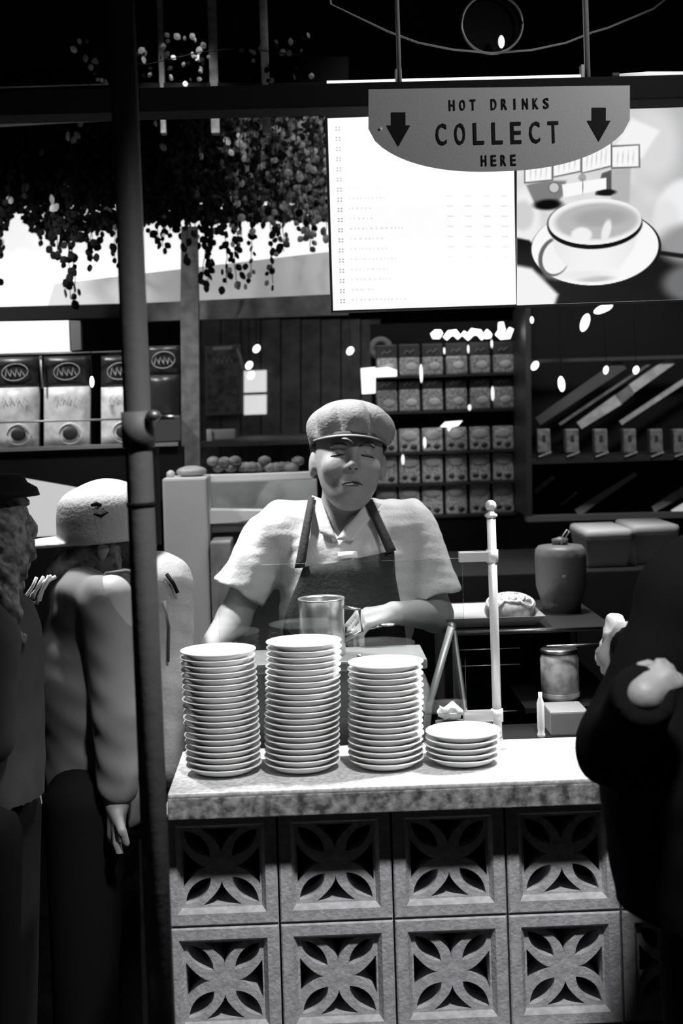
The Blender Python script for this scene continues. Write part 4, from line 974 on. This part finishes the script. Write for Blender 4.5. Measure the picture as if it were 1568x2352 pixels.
fl('lips', [(-.014, -.0705), (0, -.0700), (.014, -.0705)], [.0012, .0030, .0012], mat('lower_lip', .14, .9, spec=.1))
def hair(p):
    d = ell(p, HC + HR @ Vector((0, .022, .03)), (.083, .093, .090), HR)
    d = smax(d, plane(p, hl(0, -.028, 0), HR @ Vector((0, -1, .25))), .01)
    for s in (-1, 1): d = smax(d, -ell(p, hl(s * .09, .006, -.006), (.03, .022, .036), HR), .005)
    return smax(d, plane(p, hl(0, 0, -.055), HR @ Vector((0, 0, -1))), .01)
sdf_obj('hair', hair, HC - Vector((.13, .14, .13)), HC + Vector((.13, .16, .16)), .005, mat('black_hair', .02, .5, bump=(120, .5)), vend)
# cap
def capf(p):
    q = (p - V3(HC)) @ HRn; ang = np.arctan2(q[:, 0], -(q[:, 1] - .01))
    d = ell(p, HC + HR @ Vector((.004, .004, .075)), (.100, .112, .062), HR)
    d = d + .020 * (1 - np.abs(np.sin(ang * 4.5 + .7 + q[:, 2] * 9))) ** 1.5 * np.clip((.125 - q[:, 2]) / .05, 0, 1) * np.clip((q[:, 2] - .03) / .03, 0, 1)
    d = smin(d, cap(p, hl(-.0, 0, .05), hl(0, 0, .05), .083, .083), .02)
    d = smax(d, -plane(p, hl(0, 0, .042), HR @ Vector((0, -.1, 1))), .006)
    return smax(d, -ell(p, HC + HR @ Vector((0, .012, .03)), (.079, .096, .090), HR), .003)
cpm = mat('cap_cloth', .2, .85, bump=(140, .3))
hat = sdf_obj('cap', capf, HC - Vector((.15, .16, .02)), HC + Vector((.15, .16, .19)), .004, cpm, vend)
def ringband(name, rx, ry, z0, z1, m, th=.003):
    bm = B(); n = 48; rr_ = []
    for k in range(n):
        a_ = 2 * math.pi * k / n
        rr_.append([bm.verts.new(hl((rx + o) * math.cos(a_), .008 + (ry + o) * math.sin(a_), z)) for o, z in ((0, z0), (th, z0), (th, z1), (0, z1))])
    for k in range(n):
        A_, C_ = rr_[k], rr_[(k + 1) % n]
        for j in range(4): bm.faces.new((A_[j], A_[(j + 1) % 4], C_[(j + 1) % 4], C_[j]))
    o = from_bm(name, bm, m, vend, True); return o
ringband('cap_band', .083, .100, .034, .046, mat('cap_band', .05, .8))
# brim
bm = B(); ro = []
for k in range(25):
    a_ = math.radians(-158 + 136 * k / 24); e = math.sin(math.pi * k / 24)
    x, y = math.cos(a_), math.sin(a_)
    i_ = hl(.085 * x, .008 + .101 * y, .040); o_ = hl(.088 * x * (1 + .02 * e), .008 + (.101 + .030 * e) * y, .040 - .010 * e)
    dn = HR @ Vector((0, 0, -.0035)); ro.append([bm.verts.new(i_), bm.verts.new(o_), bm.verts.new(o_ + dn), bm.verts.new(i_ + dn)])
for A_, C_ in zip(ro, ro[1:]):
    for j in range(4): bm.faces.new((A_[j], A_[(j + 1) % 4], C_[(j + 1) % 4], C_[j]))
bm.faces.new(ro[0]); bm.faces.new(ro[-1][::-1])
from_bm('cap_brim', bm, mat('cap_brim', .22, .5), vend, True)
# shirt
cuL, cuR = VP(549, 1362, .01), VP(986, 1372, .01)
aL = (cuL - shL).normalized(); aR = (cuR - shR).normalized()
def torso(p, g=0):
    d = cap(p, VP(783, 1260, .06), VP(783, 1400, .05), .105 + g, .118 + g)
    d = smin(d, cap(p, VP(740, 1290, .03), VP(840, 1290, .03), .095 + g, .095 + g), .05)
    d = smin(d, cap(p, VP(775, 1420, .03), VP(830, 1420, .03), .118 + g, .118 + g), .06)
    d = smin(d, cap(p, VP(770, 1620, .03), VP(860, 1620, .03), .13 + g, .13 + g), .08)
    d = smin(d, cap(p, VP(668, 1208, .045), VP(905, 1205, .045), .055 + g, .055 + g), .05)
    return d
def shirt(p):
    d = torso(p)
    sL = cap(p, shL - aL * .0, cuL, .058, .062); sL = smax(sL, plane(p, cuL, aL), .004)
    sR = cap(p, shR, cuR, .062, .070); sR = smax(sR, plane(p, cuR, aR), .004)
    d = smin(d, sL, .035); d = smin(d, sR, .035)
    z = p[:, 2]; x = p[:, 0]
    d = d + .0045 * wob(p * np.array([1.6, 1, .55], np.float32), 42, 3) + .0022 * wob(p, 110, 5)
    fold = np.sin((x * 60 + z * 25)) * .0028; d = d + fold * np.clip((np.abs(x - float(HC.x)) - .1) / .08, 0, 1)
    # neck hole with V
    nk_ = cap(p, HC + Vector((-.005, .05, -.05)), VP(783, 1235, .05), .062, .060)
    vv = plane(p, VP(772, 1240, 0), (0, 0, -1)); xx = np.abs(x - VP(776, 1235).x)
    vcut = np.maximum(xx * .86 - (z - VP(772, 1232).z) * .50, (p[:, 1] - (YV + .02)))
    d = smax(d, -nk_, .006); d = smax(d, -vcut, .004)
    return smax(d, plane(p, VP(800, 1690), (0, 0, -1)), .005)
CLO = mat('pale_cotton', .62, .85, bump=(160, .15))
sdf_obj('shirt', shirt, VP(470, 1710, -.26), VP(1070, 1110, .26), .0052, CLO, vend)
# collar: two lapels
def torso_front_y(x, z, g=0.0):
    ys = np.linspace(YV - .3, YV + .1, 160).astype(np.float32); pp = np.stack([np.full(160, x, np.float32), ys, np.full(160, z, np.float32)], 1)
    dd = torso(pp, g); k = np.argmax(dd < 0); return float(ys[k]) if (dd < 0).any() else YV
def drape(name, uv, m, off, th, sub=6):
    """cloth patch following the chest; uv = grid rows of pixel points"""
    bm = B(); rows_ = []
    for row in uv:
        r_ = []
        for u, v in row:
            q = VP(u, v, -.1); y = torso_front_y(q.x, q.z, off); q = P(u, v, y); y = torso_front_y(q.x, q.z, off); q = P(u, v, y); r_.append(q)
        rows_.append(r_)
    f = [[bm.verts.new(q) for q in r_] for r_ in rows_]; k = [[bm.verts.new(q + Vector((0, th, 0))) for q in r_] for r_ in rows_]
    nr, nc = len(f), len(f[0])
    for j in range(nr - 1):
        for i in range(nc - 1):
            bm.faces.new((f[j][i], f[j][i + 1], f[j + 1][i + 1], f[j + 1][i])); bm.faces.new((k[j][i], k[j + 1][i], k[j + 1][i + 1], k[j][i + 1]))
    for i in range(nc - 1):
        bm.faces.new((f[0][i], k[0][i], k[0][i + 1], f[0][i + 1])); bm.faces.new((f[-1][i], f[-1][i + 1], k[-1][i + 1], k[-1][i]))
    for j in range(nr - 1):
        bm.faces.new((f[j][0], f[j + 1][0], k[j + 1][0], k[j][0])); bm.faces.new((f[j][-1], k[j][-1], k[j + 1][-1], f[j + 1][-1]))
    return from_bm(name, bm, m, vend, True)
def grid(a, b, c, d_, nu, nv):   # corners TL TR BL BR
    out = []
    for j in range(nv + 1):
        t = j / nv; L_ = [a[i] + (c[i] - a[i]) * t for i in (0, 1)]; R2 = [b[i] + (d_[i] - b[i]) * t for i in (0, 1)]
        out.append([(L_[0] + (R2[0] - L_[0]) * k / nu, L_[1] + (R2[1] - L_[1]) * k / nu) for k in range(nu + 1)])
    return out
drape('collar', grid((716, 1138), (736, 1145), (735, 1225), (772, 1240), 4, 8), CLO, .012, .003)
drape('collar', grid((846, 1148), (876, 1158), (772, 1240), (812, 1243), 4, 8), CLO, .012, .003)
AP = mat('apron_black', .022, .8, bump=(120, .2))
drape('apron_bib', [[(696 + (905 - 696) * k / 14, 1302 - 38 * (k / 14) ** 1.3) for k in range(15)]] + [[(lx + (rx - lx) * k / 14, vv) for k in range(15)] for lx, rx, vv in ((690, 908, 1320), (680, 912, 1345), (670, 917, 1370), (660, 922, 1395), (654, 926, 1420), (650, 930, 1450), (646, 934, 1480), (640, 940, 1520), (636, 950, 1560), (632, 958, 1610), (630, 965, 1680))], AP, .012, .004)
drape('apron_strap', grid((708, 1140), (723, 1142), (676, 1306), (700, 1304), 2, 14), AP, .017, .004)
drape('apron_strap', grid((836, 1150), (855, 1146), (888, 1272), (910, 1264), 2, 14), AP, .017, .004)
drape('name_card', grid((776, 1268), (820, 1266), (776, 1284), (822, 1280), 3, 2), mat('card_shine', .95, .3), .019, .002)
# trousers and shoes to the floor
def trousers(p):
    d = cap(p, VP(790, 1660, .05), VP(850, 1660, .05), .115, .115); zf = 0.08
    for s in (-.085, .085):
        hip = Vector((VP(820, 1700).x + s, YV + .05, .80)); kn = Vector((hip.x, YV + .03, .46)); an = Vector((hip.x, YV + .07, .09))
        d = smin(d, cap(p, hip, kn, .085, .06), .04); d = smin(d, cap(p, kn, an, .06, .045), .02)
    return d
sdf_obj('trousers', trousers, (vend.location.x - .3, YV - .16, .03), (vend.location.x + .36, YV + .26, 1.02), .012, mat('trouser', .2, .8), vend)
for s in (-.085, .085): from_bm('shoe', ball(B(), Vector((VP(820, 1700).x + s, YV + .03, .042)), (.045, .12, .042), 2), BLACK, vend, True)
# spoon in the vendor's hand
sp = empty('steel_spoon', P(905, 1400, 2.96), 'small steel spoon in the vendor hand above the pitcher', 'spoon')
hp_ = wrR + Vector((-.9, -.35, -.1)).normalized() * .085 + Vector((0, -.005, -.022))
sp.location = hp_
from_bm('spoon_handle', tube(B(), [hp_ + Vector((.05, -.01, .012)), hp_, hp_ + Vector((-.05, .005, -.012))], .0025, 8), STEEL, sp, True)
from_bm('spoon_bowl', ball(B(), hp_ + Vector((.062, -.012, .014)), (.018, .011, .004), 2), STEEL, sp, True)

# ---------------------------------------------------------------- capped customer at left
YA = 3.02
def AP_(u, v, dy=0): return P(u, v, YA + dy)
cu_ = empty('person', Vector((P(215, 1900, YA).x, YA, 0)), 'customer in a grey cap and plain grey top standing behind the pole', 'person')
hc = AP_(238, 1250)
hR = rotm(y=math.radians(-3))
def h2(x, y, z): return hc + hR @ Vector((x, y, z))   # face to -x
def bodyA(p):
    d = ell(p, h2(.01, 0, .03), (.092, .074, .085), hR); d = smin(d, ell(p, h2(-.03, 0, -.03), (.062, .06, .062), hR), .03)
    d = smin(d, cap(p, h2(-.085, 0, .0), h2(-.103, 0, -.022), .007, .011), .012)
    d = smin(d, ell(p, h2(-.062, 0, -.075), (.025, .028, .018), hR), .02)
    for s in (-1, 1):
        d = smin(d, ell(p, h2(.012, s * .075, -.01), (.017, .009, .03), hR), .005)
        d = smax(d, -ell(p, h2(-.093, s * .03, .004), (.012, .014, .009), hR), .008)
    d = smin(d, cap(p, h2(-.084, -.016, -.05), h2(-.084, .016, -.05), .007, .007), .006)
    d = smin(d, cap(p, h2(.03, 0, -.03), AP_(262, 1330), .05, .058), .03)
    d = smin(d, cap(p, AP_(225, 1400), AP_(215, 1750), .09, .10), .05)
    sh_ = AP_(255, 1370, -.13); el_ = AP_(275, 1640, -.15); wr_ = AP_(268, 1845, -.17)
    d = smin(d, cap(p, sh_, el_, .045, .036), .02); d = smin(d, cap(p, el_, wr_, .036, .024), .015)
    d = hand_sdf(p, d, wr_, (-.05, -.05, -1), 1, (-1, -.2, 0), .28, .95)
    sh2 = AP_(240, 1380, .14); el2 = AP_(200, 1640, .16); wr2 = AP_(120, 1560, .1)
    d = smin(d, cap(p, sh2, el2, .045, .036), .02); d = smin(d, cap(p, el2, wr2, .036, .024), .015)
    return hand_sdf(p, d, wr2, (-.8, -.2, .4), -1, (0, -.2, 1), .6, .95)
sdf_obj('body', bodyA, AP_(20, 2020, -.32), AP_(400, 1080, .3), .0055, SKIN_D, cu_)
def hairA(p):
    d = ell(p, h2(.02, 0, .015), (.096, .082, .09), hR); d = smax(d, plane(p, h2(-.02, 0, 0), hR @ Vector((-1, 0, .5))), .01)
    return d + .002 * wob(p, 150, 8)
sdf_obj('hair', hairA, hc - Vector((.16, .14, .14)), hc + Vector((.16, .14, .14)), .006, mat('black_hair'), cu_)
def capA(p):
    q = (p - V3(h2(.012, 0, .058))) @ np.array(hR, dtype=np.float32)
    rad = np.sqrt((q[:, 0] / 1.08) ** 2 + (q[:, 1] * 1.06) ** 2) - (.067 - .12 * np.clip(q[:, 2], 0, 1)); hz = np.abs(q[:, 2]) - .026
    d = np.minimum(np.maximum(rad, hz), 0) + np.sqrt(np.maximum(rad, 0) ** 2 + np.maximum(hz, 0) ** 2) - .030
    d = smin(d, smax(cap(p, h2(.01, 0, .02), h2(.01, 0, .05), .094, .088), -plane(p, h2(0, 0, .01), hR @ Vector((0, 0, 1))), .004), .03)
    d = smax(d, -plane(p, h2(0, 0, .008), hR @ Vector((0, 0, 1))), .004)
    d = smax(d, -ell(p, h2(.01, 0, .0), (.088, .074, .07), hR), .003)
    br = smax(ell(p, h2(-.095, 0, .012), (.095, .075, .012), hR), -ell(p, h2(-.095, 0, .004), (.09, .072, .011), hR), .001)
    br = smax(br, plane(p, h2(-.06, 0, 0), hR @ Vector((1, 0, 0))), .004)
    return smin(d, br, .006)
hR_keep = hR
GC = mat('grey_cap_cloth', .4, .85, bump=(150, .2))
sdf_obj('cap', capA, hc - Vector((.24, .14, .05)), hc + Vector((.16, .14, .17)), .004, GC, cu_)
# cap emblem on the side facing the camera
from_bm('cap_emblem', tube(tube(B(), [P(u, v, YA - .096) for u, v in ((209, 1161), (222, 1157), (233, 1161))], [.003, .005, .003], 8), [P(u, v, YA - .093) for u, v in ((216, 1180), (232, 1186), (246, 1176), (236, 1168))], [.003, .005, .004, .002], 8), BLACK, cu_, True)
def topA(p):
    d = cap(p, AP_(230, 1400, .0), AP_(212, 1560, 0), .115, .125)
    d = smin(d, cap(p, AP_(212, 1560, 0), AP_(240, 1830, 0), .125, .125), .06)
    d = smin(d, cap(p, AP_(195, 1375, -.08), AP_(225, 1375, .1), .06, .06), .04)
    sl_ = cap(p, AP_(240, 1385, -.12), AP_(272, 1640, -.155), .058, .05); d = smin(d, sl_, .012)
    sl_ = cap(p, AP_(272, 1640, -.155), AP_(270, 1800, -.165), .05, .042); d = smin(d, sl_, .012)
    sl2 = cap(p, AP_(235, 1385, .13), AP_(200, 1640, .16), .06, .05); d = smin(d, sl2, .02)
    d = d + .005 * wob(p * np.array([.7, 1, 1.2], np.float32), 36, 12) + .0012 * np.sin(p[:, 2] * 95 + p[:, 0] * 60 + 2 * np.sin(p[:, 1] * 30))
    d = smax(d, -cap(p, AP_(262, 1290), AP_(245, 1345), .06, .055), .006)
    return smax(d, plane(p, AP_(200, 1905), (.25, 0, -1)), .006)
sdf_obj('top', topA, AP_(20, 2000, -.28), AP_(420, 1260, .28), .006, mat('grey_jersey', .17, .9), cu_)
def scarfA(p):
    d = 1e3
    for k in range(6):
        z = 1262 + k * 9; c0, c1 = AP_(150 - k * 8, z + 14, -.05), AP_(262, z - 6 + k * 3, -.07); dd = cap(p, c0, c1, .012, .014)
        d = dd if k == 0 else smin(d, dd, .006)
    d = smin(d, cap(p, AP_(160, 1300, .04), AP_(270, 1290, .05), .03, .03), .02)
    return d + .003 * wob(p, 120, 6)
sdf_obj('scarf', scarfA, AP_(80, 1370, -.12), AP_(320, 1230, .1), .004, mat('scarf_dark', .12, .9, noise=(50, .04, .22)), cu_)
def legsA(p):
    d = cap(p, AP_(225, 1850), Vector((cu_.location.x, YA, .75)), .12, .11)
    for s in (-.09, .09): d = smin(d, cap(p, Vector((cu_.location.x, YA + s, .8)), Vector((cu_.location.x + s * .3, YA + s, .06)), .085, .05), .03)
    return d
sdf_obj('trousers', legsA, (cu_.location.x - .25, YA - .25, .0), (cu_.location.x + .25, YA + .25, .95), .012, mat('dark_trouser', .008, .9, spec=.1), cu_)
for s in (-.09, .09): from_bm('shoe', ball(B(), Vector((cu_.location.x - .04 + s * .3, YA + s, .045)), (.12, .045, .045), 2), BLACK, cu_, True)
# backpack
bp = empty('backpack', AP_(378, 1820, -.02), 'pale grey backpack carried by the capped customer behind the pole', 'backpack')
def bpf(p):
    d = cap(p, AP_(372, 1345, 0), AP_(372, 1720, 0), .062, .058); d = smin(d, cap(p, AP_(362, 1325, .0), AP_(352, 1350, 0), .05, .045), .03)
    d = smin(d, cap(p, AP_(370, 1560, -.06), AP_(370, 1740, -.05), .045, .045), .03)
    q = np.abs(p[:, 1] - (YA)) - .11
    d = smin(d, cap(p, AP_(372, 1345, .09), AP_(372, 1740, .09), .055, .055), .05); d = smin(d, cap(p, AP_(374, 1350, -.06), AP_(374, 1740, -.06), .055, .055), .05)
    return d + .0035 * wob(p, 60, 31)
sdf_obj('pack_body', bpf, AP_(270, 1900, -.2), AP_(470, 1230, .2), .006, mat('pack_cloth', .3, .85, bump=(120, .2)), bp)
from_bm('zip_line', tube(B(), [AP_(382, 1318, -.115), AP_(398, 1340, -.118), AP_(408, 1362, -.118)], .004, 6), BLACK, bp, True)
from_bm('side_strap', tube(B(), [AP_(378, 1380, -.122), AP_(388, 1440, -.124), AP_(386, 1520, -.124)], .003, 6), mat('strap_dk', .08, .8), bp, True)
for y in (-.1, .1): from_bm('shoulder_strap', tube(B(), [AP_(345, 1330, y), AP_(290, 1312, y * 1.25), AP_(245, 1318, y * 1.3), AP_(200, 1380, y * 1.25), AP_(215, 1480, y * 1.35), AP_(330, 1560, y * 1.2)], .005, 8), mat('strap_dk'), bp, True)
# ---------------------------------------------------------------- long haired customer at far left
YQ = 2.62
hb = empty('person', Vector((P(-40, 1900, YQ).x, YQ, 0)), 'customer with long wavy dark hair cut off by the left edge', 'person')
hq = P(-58, 1250, YQ)
def bodyQ(p):
    d = ell(p, hq, (.074, .09, .105)); d = smin(d, cap(p, hq + Vector((-.09, 0, 0)), hq + Vector((-.098, 0, -.02)), .008, .011), .012)
    d = smin(d, ell(p, hq + Vector((-.05, 0, -.08)), (.03, .035, .02)), .02)
    for s in (-1, 1): d = smax(d, -ell(p, hq + Vector((-.075, s * .03, .01)), (.012, .013, .009)), .008)
    d = smin(d, cap(p, hq, hq + Vector((.02, 0, -.18)), .05, .055), .03)
    d = smin(d, cap(p, P(-75, 1500, YQ), P(-75, 1800, YQ), .11, .11), .05)
    for s in (-1, 1):
        a_ = P(-30, 1480, YQ + s * .15); e_ = P(-35, 1700, YQ + s * .16); w_ = P(-90, 1740, YQ + s * .1)
        d = smin(d, cap(p, a_, e_, .045, .036), .02); d = smin(d, cap(p, e_, w_, .036, .025), .015)
        d = hand_sdf(p, d, w_, (-1, -.1 * s, .1), s, (0, 0, 1), .6, .95)
    return d
sdf_obj('body', bodyQ, P(-240, 1960, YQ - .3), P(90, 1100, YQ + .3), .008, SKIN_D, hb)
def hairQ(p):
    d = ell(p, hq + Vector((.02, 0, .01)), (.088, .10, .11))
    for k in range(6):
        y = -.09 + .035 * k; d = smin(d, cap(p, hq + Vector((.04, y, -.02)), hq + Vector((.085 - .01 * k, y, -.16)), .035, .018), .02)
    d = d + .006 * np.sin(p[:, 2] * 130 + p[:, 0] * 90 + np.sin(p[:, 1] * 60) * 2) + .004 * wob(p, 120, 9)
    return smax(d, plane(p, hq + Vector((-.03, 0, 0)), (-1, 0, 0)), .01)
sdf_obj('hair', hairQ, hq - Vector((.2, .2, .25)), hq + Vector((.2, .2, .2)), .005, mat('wavy_hair', .10, .5, noise=(70, .03, .2, 4)), hb)
from_bm('hat', lathe(B(), [(0, .02), (.09, .02), (.11, .016), (.105, .03), (.088, .04), (.08, .055), (0, .06)], hq + Vector((.01, 0, .07)), 32), BLACK, hb, True)
def topQ(p):
    d = cap(p, P(-75, 1480, YQ), P(-75, 1800, YQ), .135, .14); d = smin(d, cap(p, P(-75, 1450, YQ - .12), P(-75, 1450, YQ + .12), .07, .07), .05)
    for s in (-1, 1): d = smin(d, cap(p, P(-30, 1470, YQ + s * .15), P(-35, 1690, YQ + s * .16), .058, .05), .02); d = smin(d, cap(p, P(-35, 1690, YQ + s * .16), P(-80, 1735, YQ + s * .11), .05, .036), .02)
    d = smax(d, -cap(p, hq, P(-60, 1425, YQ), .058, .062), .005)
    return smax(d + .004 * wob(p, 50, 14), plane(p, P(0, 1900, YQ), (0, 0, -1)), .006)
sdf_obj('top', topQ, P(-260, 1960, YQ - .3), P(120, 1340, YQ + .3), .009, mat('dim_top', .03, .9), hb)
def legsQ(p):
    d = 1e3
    for s in (-.09, .09):
        c_ = cap(p, Vector((hb.location.x, YQ + s, .85)), Vector((hb.location.x, YQ + s, .06)), .09, .05); d = np.minimum(d, c_)
    return d
sdf_obj('trousers', legsQ, (hb.location.x - .2, YQ - .25, 0), (hb.location.x + .2, YQ + .25, 1.0), .014, MATS['dark_trouser'], hb)
for s in (-.09, .09): from_bm('shoe', ball(B(), Vector((hb.location.x - .04, YQ + s, .045)), (.12, .045, .045), 2), BLACK, hb, True)
kc = empty('knotted_cord', AP_(88, 1350, -.1), 'looped white cord hanging at the capped customer chest', 'cord')
for k, pts in enumerate((((118, 1322), (95, 1342), (72, 1368), (66, 1378), (78, 1386), (92, 1378), (98, 1356), (112, 1334), (128, 1324)), ((84, 1326), (76, 1345), (62, 1366), (58, 1372)), ((100, 1324), (88, 1345), (80, 1362), (76, 1376)), ((112, 1322), (104, 1340), (90, 1370), (84, 1388)))):
    from_bm('cord_strand', tube(B(), [AP_(u, v, -.11 - .004 * k) for u, v in pts], .0035, 8), mat('cord_white', .8, .7), kc, True)

# ---------------------------------------------------------------- dark coated customer at right
YD = 2.05
def DP(u, v, dy=0): return P(u, v, YD + dy)
dc = empty('person', Vector((P(1680, 2000, YD).x, YD, 0)), 'customer in a long black coat reaching to the counter at the right edge', 'person')
hd = DP(1745, 1080, .0)
sa, ea, wa = DP(1560, 1385, -.02), DP(1415, 1715, -.06), DP(1478, 1600, -.2)
sb, eb, wb = DP(1590, 1400, .16), DP(1520, 1570, .22), DP(1438, 1462, .28)
def bodyD(p):
    d = ell(p, hd, (.076, .095, .11)); d = smin(d, cap(p, hd + Vector((-.01, .095, -.0)), hd + Vector((-.012, .108, -.02)), .007, .011), .012)
    for s in (-1, 1):
        d = smin(d, ell(p, hd + Vector((s * .077, 0, -.01)), (.009, .017, .03)), .005); d = smax(d, -ell(p, hd + Vector((s * .03, .092, .01)), (.014, .012, .009)), .008)
    d = smin(d, cap(p, hd, hd + Vector((0, -.02, -.18)), .052, .058), .03); d = smin(d, cap(p, DP(1720, 1420), DP(1730, 1900), .11, .11), .05)
    d = smin(d, cap(p, sa, ea, .045, .036), .02); d = smin(d, cap(p, ea, wa, .036, .025), .015); d = smin(d, cap(p, sb, eb, .045, .036), .02); d = smin(d, cap(p, eb, wb, .036, .025), .015)
    d = hand_sdf(p, d, wa, (.55, .25, .35), 1, (-.3, -1, .3), .8, .66)
    return hand_sdf(p, d, wb, (-.45, .35, -.65), -1, (-.5, -.5, .5), .7, .8)
sdf_obj('body', bodyD, DP(1240, 2000, -.45), DP(1960, 900, .5), .006, SKIN, dc)
from_bm('hair', ball(B(), hd + Vector((0, -.015, .02)), (.085, .098, .11), 3), MATS['black_hair'], dc, True)
def coat(p):
    d = cap(p, DP(1700, 1420), DP(1700, 1700), .14, .15); d = smin(d, cap(p, DP(1590, 1360), DP(1830, 1360), .06, .06), .05)
    d = smin(d, cap(p, DP(1640, 1800), DP(1720, 2240), .165, .17), .06)
    for s_, e_, w_, r in ((sa, ea, wa, 1), (sb, eb, wb, .9)):
        d = smin(d, cap(p, s_, e_, .058, .052 * r), .03)
        wq = e_ + (w_ - e_) * 1.04; f_ = cap(p, e_, wq, .052 * r, .042 * r); d = smin(d, smax(f_, plane(p, wq, (w_ - e_)), .004), .02)
    d = d + .004 * wob(p, 38, 17)
    d = smax(d, -cap(p, hd, DP(1740, 1330), .06, .065), .005)
    return smax(d, plane(p, DP(1560, 2318), (-.12, 0, -1)), .01)
sdf_obj('coat', coat, DP(1220, 2400, -.42), DP(2000, 1180, .42), .008, mat('coat_black', .006, .95, spec=.05), dc)
def legsD(p):
    d = 1e3
    for s in (-.09, .09): d = np.minimum(d, cap(p, Vector((dc.location.x + s + .06, YD, .8)), Vector((dc.location.x + s + .06, YD, .06)), .08, .05))
    return d
sdf_obj('trousers', legsD, (dc.location.x - .2, YD - .2, 0), (dc.location.x + .36, YD + .2, .95), .014, MATS['dark_trouser'], dc)
for s in (-.09, .09): from_bm('shoe', ball(B(), Vector((dc.location.x + s + .06, YD + .04, .045)), (.045, .12, .045), 2), BLACK, dc, True)
# plastic bag with its handles in the far hand
pbg = empty('plastic_bag', P(1400, 1470, 2.43), 'crumpled pale plastic wrap held by the black coated customer', 'plastic wrap')
def bagf(p):
    c0, c1 = P(1412, 1428, 2.43), P(1378, 1512, 2.43)
    return cap(p, c0, c1, .017, .010) + .005 * wob(p, 110, 41) + .002 * wob(p, 260, 42)
sdf_obj('wrap', bagf, P(1310, 1580, 2.36), P(1480, 1370, 2.50), .004, mat('film_pale', .7, .3), pbg)
